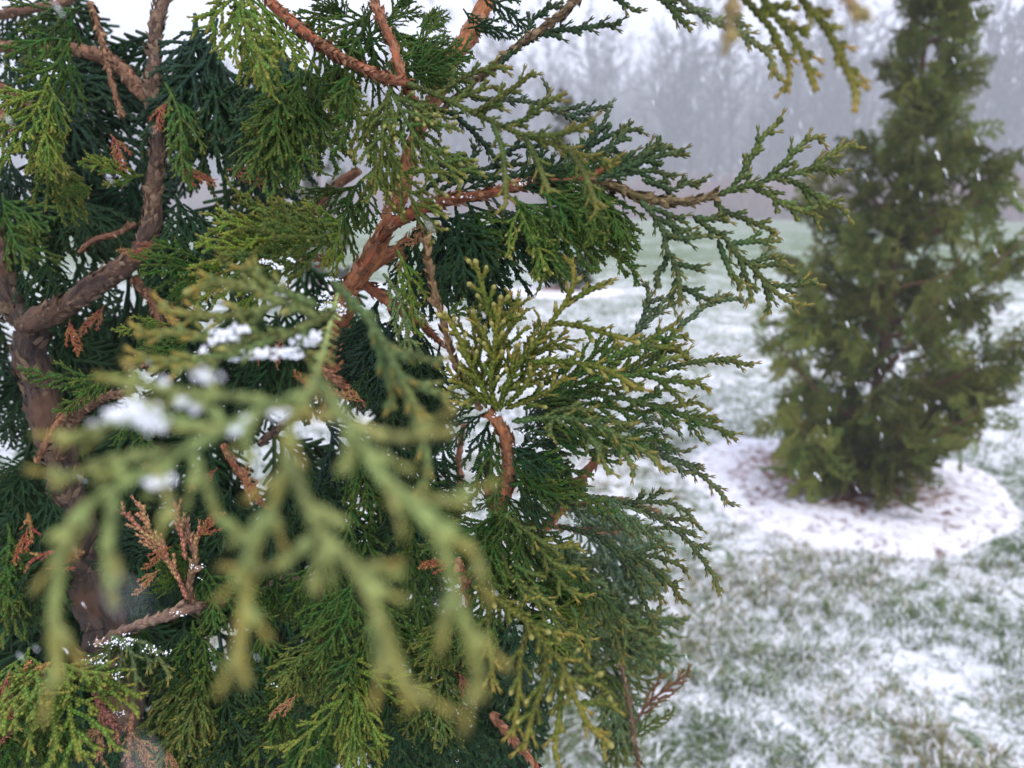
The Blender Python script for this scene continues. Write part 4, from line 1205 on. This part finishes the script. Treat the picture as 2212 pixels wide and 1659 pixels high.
# ------------------------------------------------------------------ library sprays: hand-placed masses, then fill
H = [
 # fuller growth round the bright spray and out over the lawn
 (1055, 870, .306, 1000, 690, .30, BUDT, 'bud'), (1065, 860, .304, 1085, 650, .298, BUDT, 'bud'), (1075, 850, .305, 1160, 690, .30, BUDT, 'bud'), (1085, 860, .305, 1215, 750, .30, BUDT, 'bud'), (1050, 880, .307, 970, 800, .30, BUDT, 'bud'),
 (1120, 870, .31, 1360, 765, .312, MD, 'narrow'), (1130, 880, .312, 1410, 845, .315, MD, 'narrow'), (1130, 900, .312, 1390, 925, .315, MD, 'narrow'), (1140, 930, .315, 1430, 1000, .318, MD, 'narrow'), (1110, 990, .32, 1340, 1070, .322, MD, 'narrow'), (1180, 860, .318, 1470, 790, .33, OL, 'narrow'), (1250, 1060, .35, 1460, 1150, .36, PALE, 'narrow'),
 (1100, 1130, .34, 1220, 1290, .335, MD, 'fan'), (1060, 1180, .34, 1130, 1360, .335, OL, 'fan'),
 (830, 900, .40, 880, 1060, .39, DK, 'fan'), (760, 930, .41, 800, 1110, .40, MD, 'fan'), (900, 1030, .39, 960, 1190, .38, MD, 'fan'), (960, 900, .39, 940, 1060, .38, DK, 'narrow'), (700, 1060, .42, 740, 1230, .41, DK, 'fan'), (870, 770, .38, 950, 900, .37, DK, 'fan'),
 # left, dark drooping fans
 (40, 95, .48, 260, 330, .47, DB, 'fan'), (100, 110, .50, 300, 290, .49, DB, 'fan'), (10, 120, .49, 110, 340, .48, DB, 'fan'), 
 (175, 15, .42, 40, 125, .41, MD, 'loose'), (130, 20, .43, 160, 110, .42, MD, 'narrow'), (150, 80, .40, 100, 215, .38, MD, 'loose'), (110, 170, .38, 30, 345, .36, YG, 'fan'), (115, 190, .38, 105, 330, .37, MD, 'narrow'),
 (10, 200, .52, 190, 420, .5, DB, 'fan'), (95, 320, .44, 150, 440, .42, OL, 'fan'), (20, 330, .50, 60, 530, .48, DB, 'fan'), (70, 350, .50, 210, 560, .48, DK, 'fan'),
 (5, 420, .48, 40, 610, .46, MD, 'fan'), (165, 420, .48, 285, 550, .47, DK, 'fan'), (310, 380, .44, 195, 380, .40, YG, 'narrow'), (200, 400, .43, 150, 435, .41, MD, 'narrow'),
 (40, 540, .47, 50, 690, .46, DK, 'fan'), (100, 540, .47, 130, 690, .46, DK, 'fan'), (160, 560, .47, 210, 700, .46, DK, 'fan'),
 # upper middle
 (420, 30, .45, 500, 370, .43, DK, 'fan'), (470, 40, .44, 400, 300, .43, DB, 'fan'), (360, 180, .42, 445, 380, .40, MD, 'narrow'), (385, 200, .43, 430, 330, .41, MD, 'narrow'),
 (525, -40, .32, 520, 185, .29, YG, 'narrow'), (545, -30, .33, 560, 110, .31, YG, 'fan'), (560, 60, .42, 640, 330, .41, DK, 'fan'), (600, 110, .40, 590, 360, .39, DK, 'fan'),
 (650, 150, .36, 560, 300, .33, MD, 'fan'), (640, 130, .37, 655, 330, .35, MD, 'fan'), (690, 70, .37, 730, 250, .35, MD, 'fan'), (480, 200, .45, 620, 420, .43, DB, 'fan'), 
 (620, 210, .36, 570, 400, .33, MD, 'fan'), (745, 130, .335, 760, 330, .315, OL, 'narrow'), (770, 140, .33, 710, 290, .31, MD, 'narrow'), 
 (380, 420, .43, 470, 560, .42, DK, 'fan'), (350, 540, .42, 440, 640, .41, MD, 'narrow'), (400, 470, .43, 390, 640, .42, DK, 'fan'),
 (840, 185, .315, 830, 380, .295, OL, 'bud'), (842, 190, .315, 900, 400, .29, OL, 'bud'), (850, 195, .315, 960, 295, .30, OL, 'bud'), (838, 200, .316, 760, 400, .30, OL, 'narrow'), (830, 300, .305, 890, 480, .29, OL, 'bud'),
 (800, 30, .36, 760, 160, .34, MD, 'fan'), (850, 60, .35, 950, 150, .33, MD, 'fan'), (870, 130, .33, 990, 90, .33, MD, 'fan'), (840, 40, .36, 900, -30, .35, MD, 'fan'), (880, 150, .325, 1010, 130, .32, MD, 'fan'),
 (760, 40, .37, 690, 10, .35, MD, 'fan'), (1010, 60, .36, 1120, 50, .35, DK, 'narrow'), (1000, 20, .365, 1060, 90, .36, DK, 'narrow'), (1030, -10, .37, 1150, 30, .36, DK, 'narrow'), (900, 60, .35, 960, 20, .35, MD, 'fan'), (790, 100, .345, 840, 10, .34, MD, 'fan'), (700, 20, .37, 640, 90, .36, MD, 'fan'),
 # below the long branch
 (1010, 432, .32, 1130, 640, .31, DK, 'fan'), (1090, 420, .315, 1290, 560, .30, MD, 'fan'), (1110, 425, .315, 1190, 560, .30, YG, 'bud'), (1150, 400, .312, 1350, 520, .30, MD, 'fan'), (980, 440, .325, 1000, 660, .31, DK, 'fan'),
 (1060, 425, .32, 1240, 640, .32, GLAUC, 'narrow'), (950, 445, .33, 1010, 690, .33, DB, 'fan'), (920, 460, .34, 1080, 640, .34, DK, 'loose'), (1200, 395, .31, 1340, 620, .305, MD, 'narrow'), (1010, 440, .325, 1060, 560, .31, MD, 'fan'),
 (900, 470, .34, 890, 640, .34, DK, 'fan'), (1100, 410, .315, 1240, 350, .31, DK, 'fan'), (1180, 395, .312, 1330, 330, .31, MD, 'fan'), (960, 435, .325, 1060, 370, .32, DK, 'narrow'), (1040, 420, .32, 1180, 640, .325, PALE, 'narrow'), (1290, 400, .305, 1370, 540, .30, MD, 'fan'),
 (860, 540, .31, 920, 700, .30, YG, 'narrow'), (830, 590, .31, 930, 750, .30, PALE, 'narrow'), (924, 590, .30, 1000, 580, .30, DK, 'narrow'), (925, 560, .297, 920, 505, .295, (.26, .26, .03, .5), 'narrow'),
 (935, 620, .30, 1000, 660, .31, DK, 'narrow'), (955, 690, .30, 1030, 640, .31, MD, 'narrow'), (790, 380, .38, 690, 500, .37, MD, 'fan'), (740, 470, .35, 640, 520, .32, YG, 'fan'), (720, 520, .33, 560, 560, .28, OL, 'fan'), (700, 490, .35, 500, 540, .30, OL, 'fan'), (620, 520, .32, 480, 590, .29, YG, 'fan'),
 # under the middle
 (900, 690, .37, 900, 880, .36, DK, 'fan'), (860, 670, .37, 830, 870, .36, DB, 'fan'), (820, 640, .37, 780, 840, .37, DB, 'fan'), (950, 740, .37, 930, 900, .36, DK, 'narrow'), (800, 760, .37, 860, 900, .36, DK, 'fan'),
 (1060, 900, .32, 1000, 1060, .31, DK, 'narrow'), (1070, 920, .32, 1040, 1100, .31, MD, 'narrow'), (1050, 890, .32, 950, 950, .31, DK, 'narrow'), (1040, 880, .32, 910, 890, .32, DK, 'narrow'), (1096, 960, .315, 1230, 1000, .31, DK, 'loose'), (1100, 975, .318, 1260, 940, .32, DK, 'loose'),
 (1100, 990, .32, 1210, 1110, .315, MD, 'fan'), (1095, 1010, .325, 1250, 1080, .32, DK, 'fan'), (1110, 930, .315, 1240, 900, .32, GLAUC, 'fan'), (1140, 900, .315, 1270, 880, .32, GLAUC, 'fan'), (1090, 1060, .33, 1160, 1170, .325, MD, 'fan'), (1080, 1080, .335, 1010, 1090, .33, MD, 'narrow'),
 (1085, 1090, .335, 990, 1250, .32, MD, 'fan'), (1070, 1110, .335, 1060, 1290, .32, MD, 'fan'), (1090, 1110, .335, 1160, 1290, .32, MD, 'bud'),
 (1060, 1280, .335, 1000, 1440, .325, MD, 'fan'), (1090, 1300, .335, 1170, 1480, .33, DK, 'fan'), (1130, 1250, .34, 1280, 1330, .335, MD, 'fan'), (1120, 1320, .335, 1250, 1400, .33, YG, 'fan'),
 # far side of the tree, soft, low
 (1260, 1120, .55, 1440, 1290, .56, GLAUC, 'fan'), (1200, 1160, .56, 1380, 1360, .57, PALE, 'fan'), (1250, 1220, .58, 1420, 1420, .58, PALE, 'fan'), (1180, 1250, .58, 1330, 1450, .58, PALE, 'fan'), (1290, 1300, .6, 1460, 1450, .6, PALE, 'fan'), (1230, 1360, .6, 1400, 1530, .6, OL, 'fan'), (1290, 1420, .6, 1380, 1620, .6, PALE, 'fan'), (1160, 1330, .58, 1240, 1520, .58, PALE, 'fan'), (1200, 1080, .52, 1400, 1180, .52, GLAUC, 'fan'),
 (1120, 1180, .52, 1300, 1300, .53, PALE, 'fan'), (1350, 1520, .6, 1330, 1660, .6, OL, 'fan'), (1370, 1560, .55, 1470, 1430, .55, BROWN, 'narrow'), (1365, 1600, .55, 1440, 1520, .55, OL, 'narrow'),
 # lower left
 (370, 700, .40, 250, 690, .38, YG, 'narrow'), (430, 730, .40, 300, 760, .38, MD, 'fan'), (230, 850, .41, 70, 770, .38, MD, 'narrow'), (270, 800, .41, 120, 860, .38, MD, 'narrow'), (300, 850, .42, 300, 960, .41, MD, 'fan'),
 (40, 870, .5, 0, 960, .5, DK, 'fan'), (90, 1000, .47, 0, 1080, .46, DK, 'fan'), (60, 1010, .47, 30, 1180, .45, DK, 'fan'), (110, 1060, .46, 60, 1270, .44, DK, 'fan'), (20, 1130, .45, 50, 1360, .42, MD, 'fan'), (140, 1180, .45, 20, 1330, .42, DK, 'fan'),
 (60, 1400, .36, 20, 1560, .33, YG, 'fan'), (120, 1420, .36, 130, 1530, .30, YG, 'fan'), (20, 1450, .34, -30, 1600, .32, DEAD, 'narrow'), (30, 1500, .35, 60, 1700, .33, MD, 'fan'), (90, 1530, .36, 120, 1700, .34, MD, 'fan'), (160, 1500, .37, 150, 1680, .36, DK, 'fan'), (90, 1440, .35, 40, 1470, .34, TAN, 'narrow'),
 (330, 1340, .37, 250, 1520, .36, MD, 'fan'), (420, 1340, .38, 420, 1540, .36, MD, 'fan'), (400, 1340, .38, 340, 1490, .36, DK, 'fan'), (450, 1380, .38, 400, 1640, .35, OL, 'fan'), (470, 1400, .38, 500, 1640, .36, DK, 'fan'), (380, 1500, .38, 340, 1700, .36, MD, 'fan'),
 (440, 1230, .40, 520, 1330, .38, MD, 'fan'), (420, 1250, .40, 350, 1230, .37, MD, 'fan'), (450, 1150, .42, 420, 1280, .40, DK, 'fan'), (310, 1150, .43, 220, 1240, .42, DB, 'fan'), (350, 1180, .43, 210, 1160, .42, DB, 'fan'), (380, 1220, .43, 300, 1310, .42, DB, 'fan'),
 (360, 1620, .35, 370, 1670, .34, TAN, 'narrow'), (490, 600, .43, 560, 700, .42, DK, 'fan'), (450, 560, .43, 350, 600, .40, MD, 'fan'),
 # lower middle
 (560, 1080, .42, 640, 1230, .41, DK, 'fan'), (500, 1050, .42, 500, 1210, .41, DK, 'fan'), (470, 1020, .43, 430, 1180, .42, DK, 'fan'), (600, 1000, .43, 690, 1150, .42, DK, 'fan'), (660, 980, .43, 740, 1130, .42, DK, 'fan'), (700, 900, .43, 800, 1080, .42, DB, 'fan'), (620, 1200, .42, 560, 1380, .41, MD, 'fan'), (680, 1180, .41, 700, 1370, .40, MD, 'fan'),
 (760, 1080, .41, 830, 1250, .40, MD, 'loose'), (840, 1020, .41, 870, 1200, .40, DK, 'loose'), (900, 950, .40, 930, 1130, .39, DK, 'loose'), (860, 1150, .40, 960, 1280, .39, MD, 'fan'), (940, 1080, .39, 960, 1250, .37, MD, 'narrow'), (760, 1250, .38, 740, 1450, .36, MD, 'fan'), (820, 1280, .37, 870, 1470, .36, MD, 'fan'), (900, 1260, .37, 880, 1440, .36, MD, 'fan'),
 (700, 1350, .38, 620, 1520, .36, OL, 'fan'), (740, 1400, .37, 800, 1640, .34, YG, 'loose'), (800, 1380, .37, 720, 1560, .35, MD, 'fan'), (560, 1350, .39, 560, 1560, .37, MD, 'fan'), (620, 1430, .38, 590, 1640, .36, MD, 'fan'), (760, 1440, .36, 780, 1700, .33, YG, 'loose'), (900, 1400, .37, 960, 1580, .35, MD, 'fan'), (950, 1420, .36, 900, 1610, .35, OL, 'fan'), (980, 1300, .36, 940, 1460, .35, OL, 'fan'), (860, 1480, .37, 860, 1690, .35, DK, 'fan'), (990, 1480, .37, 1000, 1680, .35, DK, 'fan'), (680, 1500, .38, 690, 1720, .36, MD, 'fan'), (480, 1500, .38, 450, 1720, .36, OL, 'fan'), (540, 1520, .38, 560, 1720, .37, DK, 'fan'), (1050, 1450, .38, 1100, 1640, .37, DK, 'fan'),
]
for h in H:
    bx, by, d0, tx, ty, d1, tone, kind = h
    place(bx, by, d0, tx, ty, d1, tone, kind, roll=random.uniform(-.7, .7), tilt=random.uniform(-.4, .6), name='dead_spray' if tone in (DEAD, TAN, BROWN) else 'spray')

# small brown dead scraps caught in the foliage
for x, y, d in ((385, 360, .42), (362, 215, .42), (735, 560, .345), (755, 600, .345), (60, 1140, .42), (350, 530, .43), (330, 560, .43), (340, 640, .43), (225, 660, .45), (490, 365, .42), (700, 855, .36), (790, 870, .355), (985, 1210, .33), (990, 1450, .36), (600, 800, .42), (560, 790, .42), (1000, 1430, .37), (270, 1490, .36), (700, 1320, .38), (945, 480, .34), (820, 470, .335), (880, 500, .35), (240, 290, .43), (30, 1480, .35), (150, 690, .45), (250, 1500, .34), (215, 1560, .34), (290, 1590, .345), (370, 1180, .365), (345, 1230, .365), (420, 1160, .365), (100, 1230, .40), (540, 1090, .41), (1010, 1260, .33), (640, 1500, .36), (470, 1010, .42)):
    a = random.uniform(0, 6.28)
    place(x, y, d, x + 75 * math.cos(a), y + 75 * math.sin(a), d - .01, random.choice([DEAD, DEAD, TAN]), 'narrow', roll=random.uniform(-.6, .6), name='dead_spray')

# deep foliage behind, joined: too thick to pick apart
rs = np.random.default_rng(77)


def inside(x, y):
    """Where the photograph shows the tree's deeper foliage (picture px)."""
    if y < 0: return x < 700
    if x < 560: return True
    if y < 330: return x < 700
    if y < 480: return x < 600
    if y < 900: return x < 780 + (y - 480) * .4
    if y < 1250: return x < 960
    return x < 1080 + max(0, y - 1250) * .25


def med_spray(seed):
    r_ = np.random.default_rng(seed)
    segs, tp_ = [[0, 0, 0, .5, .01, -.03, .020, .02], [.5, .01, -.03, 1, 0, -.12, .02, .016]], [.1, .5]
    for k in range(17):
        u = .08 + .9 * k / 17; sd = 1 if k % 2 else -1
        l = (.62 * (1 - u) ** .8 + .07) * r_.uniform(.75, 1.15)
        a = R(r_.uniform(28, 44)) * sd
        b0 = np.array([u, 0, -.12 * u * u]); dv = np.array([math.cos(a), math.sin(a), r_.normal(-.1, .12)])
        b1 = b0 + dv * l
        segs.append([*b0, *b1, .021, .017]); tp_.append(.5)
        for q in range(int(2 + l * 10)):
            c0 = b0 + dv * l * (.2 + .75 * q / (2 + l * 10)); aa = a + R(34) * (1 if q % 2 else -1)
            segs.append([*c0, *(c0 + np.array([math.cos(aa), math.sin(aa), r_.normal(-.08, .12)]) * (.05 + l * .2)), .020, .015]); tp_.append(.7)
    V, T = tubes(segs, 4)
    A = np.zeros((len(V), 4)); A[:, 0] = np.repeat(tp_, 8); A[:, 1] = np.repeat(r_.random(len(tp_)), 8); A[:, 3] = .5
    return V * LIB_L, T, A


mid_src = [med_spray(700 + k) for k in range(5)]
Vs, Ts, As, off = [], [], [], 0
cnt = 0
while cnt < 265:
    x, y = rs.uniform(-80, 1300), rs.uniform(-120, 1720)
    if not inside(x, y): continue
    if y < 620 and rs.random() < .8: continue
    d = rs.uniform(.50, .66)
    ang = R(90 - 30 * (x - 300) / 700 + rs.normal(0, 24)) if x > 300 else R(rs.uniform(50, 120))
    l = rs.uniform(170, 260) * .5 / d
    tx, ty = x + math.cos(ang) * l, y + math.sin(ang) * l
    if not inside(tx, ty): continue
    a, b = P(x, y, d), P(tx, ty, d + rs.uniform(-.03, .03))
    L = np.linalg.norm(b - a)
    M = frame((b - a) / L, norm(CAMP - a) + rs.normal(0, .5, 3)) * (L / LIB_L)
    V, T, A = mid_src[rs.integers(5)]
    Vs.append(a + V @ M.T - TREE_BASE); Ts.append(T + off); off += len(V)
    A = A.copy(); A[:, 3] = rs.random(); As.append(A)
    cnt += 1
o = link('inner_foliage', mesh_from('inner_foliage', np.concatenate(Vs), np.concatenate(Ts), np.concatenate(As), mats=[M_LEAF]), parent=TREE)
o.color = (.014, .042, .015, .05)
o['kind'] = 'stuff'

# ------------------------------------------------------------------ snow lying on the foliage
def blob(rs, r):
    t = (1 + 5 ** .5) / 2
    v = norm(np.array([(-1, t, 0), (1, t, 0), (-1, -t, 0), (1, -t, 0), (0, -1, t), (0, 1, t), (0, -1, -t), (0, 1, -t), (t, 0, -1), (t, 0, 1), (-t, 0, -1), (-t, 0, 1)], float))
    f = np.array([(0, 11, 5), (0, 5, 1), (0, 1, 7), (0, 7, 10), (0, 10, 11), (1, 5, 9), (5, 11, 4), (11, 10, 2), (10, 7, 6), (7, 1, 8), (3, 9, 4), (3, 4, 2), (3, 2, 6), (3, 6, 8), (3, 8, 9), (4, 9, 5), (2, 4, 11), (6, 2, 10), (8, 6, 7), (9, 8, 1)])
    return v * r * rs.uniform(.4, 1.4, (12, 1)) * rs.uniform(.35, 1.5, 3), f


def snow_patch(name, label, spots, seed, size, dens):
    """spots: (px, py, depth, radius px x, radius px y)."""
    rs = np.random.default_rng(seed)
    Vs, Ts, off = [], [], 0
    for x, y, d, rx, ry in spots:
        n = max(4, int(dens * rx * ry * .02))
        for _ in range(n):
            a = rs.random() * 6.28; q = rs.random() ** .75
            if q > .55 and rs.random() < .45: continue
            p = P(x + 1.15 * rx * q * math.cos(a), y + .8 * ry * q * math.sin(a), d - .001 + rs.normal(0, .0015))
            v, f = blob(rs, size * rs.uniform(.4, 1.3))
            Vs.append(p + v); Ts.append(f + off); off += 12
    V = np.concatenate(Vs); c = V.mean(0)
    o = link(name, mesh_from(name, V - c, np.concatenate(Ts), mats=[M_SNOW], smooth=False), c)
    tag(o, label, 'snow', kind='stuff')


snow_patch('snow', 'soft white snow clumps caught on the blurred pale green spray', [
    (300, 890, .102, 46, 34), (330, 915, .102, 36, 26), (255, 900, .103, 34, 24), (205, 917, .102, 13, 11), (385, 868, .104, 15, 14), (422, 882, .104, 14, 14), (440, 812, .098, 20, 20), (355, 825, .107, 13, 13),
    (510, 930, .101, 18, 14), (600, 896, .102, 24, 13), (530, 905, .102, 10, 12), (475, 815, .098, 9, 8), (330, 1045, .098, 22, 14), (370, 1038, .098, 14, 11)], 1, .00030, 6)
snow_patch('snow', 'white snow heaped on the half blurred budded spray', [
    (490, 725, .185, 36, 20), (520, 712, .185, 22, 14), (460, 740, .185, 14, 12), (560, 765, .185, 40, 16), (620, 760, .186, 34, 12), (505, 770, .186, 26, 16), (655, 735, .20, 28, 16), (675, 725, .20, 18, 20), (640, 770, .20, 16, 10), (440, 755, .186, 12, 12),
    (715, 660, .30, 34, 14), (700, 640, .30, 18, 12), (735, 672, .30, 20, 12), (722, 605, .33, 22, 10), (570, 565, .29, 24, 8), (600, 575, .29, 16, 8), (630, 562, .29, 12, 6)], 2, .0005, 9)
snow_patch('snow', 'fine snow crystals scattered over the drooping sprays and brown stems', [
    (245, 1390, .342, 50, 18), (215, 1430, .338, 34, 24), (275, 1380, .342, 26, 16), (250, 1460, .335, 16, 12), (330, 1405, .342, 22, 16), (355, 1410, .342, 20, 10), (425, 1225, .365, 22, 10), (385, 1325, .365, 18, 10), (255, 1540, .33, 20, 14),
    (1135, 935, .308, 24, 10), (1117, 962, .31, 14, 10), (1150, 915, .31, 14, 8), (1070, 895, .306, 8, 9), (1112, 985, .315, 10, 10), (1290, 862, .31, 26, 6), (1220, 905, .307, 24, 8), (1180, 945, .31, 18, 6),
    (1000, 425, .312, 30, 5), (940, 435, .318, 18, 5), (1130, 395, .308, 26, 8), (820, 470, .33, 16, 6), (850, 462, .328, 20, 4), (590, 1480, .36, 12, 8), (1180, 1360, .33, 10, 6), (990, 1620, .36, 14, 8), (1240, 1128, .40, 18, 16), (1225, 1115, .40, 14, 8), (760, 640, .36, 16, 6), (430, 1250, .37, 10, 6), (1180, 1415, .34, 12, 8), (780, 1170, .40, 12, 6)], 3, .0004, 4.5)

# ------------------------------------------------------------------ snowflakes in the air
flake_me = []
for k in range(6):
    r_ = np.random.default_rng(500 + k)
    Vs, Ts, off = [], [], 0
    for q in range(9):
        v, f = blob(r_, .42)
        v = v + r_.normal(0, .42, 3) * [.7, .7, 1.5]
        Vs.append(v); Ts.append(f + off); off += 12
    flake_me.append(mesh_from('snowflake', np.concatenate(Vs), np.concatenate(Ts), mats=[M_SNOW], smooth=False))
rs = np.random.default_rng(12)
FL = [(1660, 395, .9, 2.2), (1752, 200, 1.2, 3), (2025, 335, 1.0, 4), (2043, 372, 1.0, 3.4), (1990, 420, 1.1, 2.8), (1770, 120, 1.1, 2.6), (1560, 170, 1.3, 3.2), (1618, 105, 1.2, 2.6), (1530, 390, 1.0, 2.4), (2105, 30, .9, 3.2), (2130, 75, 1.2, 2.6),
      (2060, 130, 1.2, 3), (1600, 350, 1.4, 2.8), (1710, 240, 1.3, 3.2), (1730, 270, 1.3, 3.0), (1415, 130, 1.5, 3), (1330, 100, 1.4, 3), (1290, 230, 1.2, 2.6), (1265, 130, 1.3, 2.8), (1350, 265, 1.4, 3), (1945, 770, 1.0, 2.8), (2050, 690, 1.1, 3.2), (2090, 640, 1.0, 2.8),
      (2150, 540, 1.0, 3.2), (1940, 805, 1.0, 2.6), (1850, 830, 1.0, 2.6), (1790, 910, 1.1, 2.8), (2000, 880, 1.0, 2.8), (1730, 860, 1.2, 2.8), (2055, 655, 1.0, 2.8), (1890, 760, .9, 2.4), (2120, 790, 1.0, 2.8), (1905, 940, .9, 2.4), (1830, 700, .9, 2.6), (1790, 320, 1.0, 2.6)]
FL += [(262, 1285, .036, .36), (312, 1640, .04, .42), (20, 262, .16, .7), (1045, 680, .22, .8), (835, 680, .22, .8)]
while len(FL) < 75: FL.append((rs.uniform(0, 2212), rs.uniform(0, 1500), rs.uniform(.13, .26), rs.uniform(.3, .75)))
while len(FL) < 250:
    FL.append((rs.uniform(900, 2230), rs.uniform(-10, 1250) if rs.random() < .85 else rs.uniform(0, 1659), rs.uniform(.8, 4.5), rs.uniform(1.8, 3.6)))
wind = norm([.55, .1, -1])
for x, y, d, s in FL:
    p = P(x, y, d)
    if p[2] < .03: continue
    o = link('snowflake', random.choice(flake_me), p)
    o.rotation_euler = Vector(wind + rs.normal(0, .12, 3)).to_track_quat('Z', 'Y').to_euler()
    k = s * .00072 * (1 + .16 * d)
    o.scale = (k * .6, k * .6, k * 1.75)
    tag(o, 'loose white snowflake drifting down through the misty air', 'snowflake', 'snowflakes falling through the air')
# the finer flakes beyond counting
rs = np.random.default_rng(99)
Vs, Ts, off = [], [], 0
src = []
for me in flake_me[:3]:
    V = np.empty(len(me.vertices) * 3, np.float32); me.vertices.foreach_get('co', V)
    src.append(V.reshape(-1, 3)[:24])
fT = np.concatenate([blob(rs, 1)[1], blob(rs, 1)[1] + 12])
while len(Vs) < 1500:
    d = rs.uniform(1.2, 9)
    p = P(rs.uniform(-100, 2320), rs.uniform(-80, 1659), d)
    if p[2] < .05: continue
    z = norm(wind + rs.normal(0, .12, 3))
    x = norm(np.cross(z, [0, 1, 0])); y = np.cross(z, x)
    k = rs.uniform(.0007, .0019) * (1 + .16 * d)
    v = src[rs.integers(3)] * [k * .6, k * .6, k * 1.9]
    Vs.append(p + v @ np.stack([x, y, z])); Ts.append(fT + off); off += 24
o = link('falling_snow', mesh_from('falling_snow', np.concatenate(Vs), np.concatenate(Ts), mats=[M_SNOW], smooth=False))
tag(o, 'fine slanting snowfall filling the air over the lawn', 'snowfall', kind='stuff')
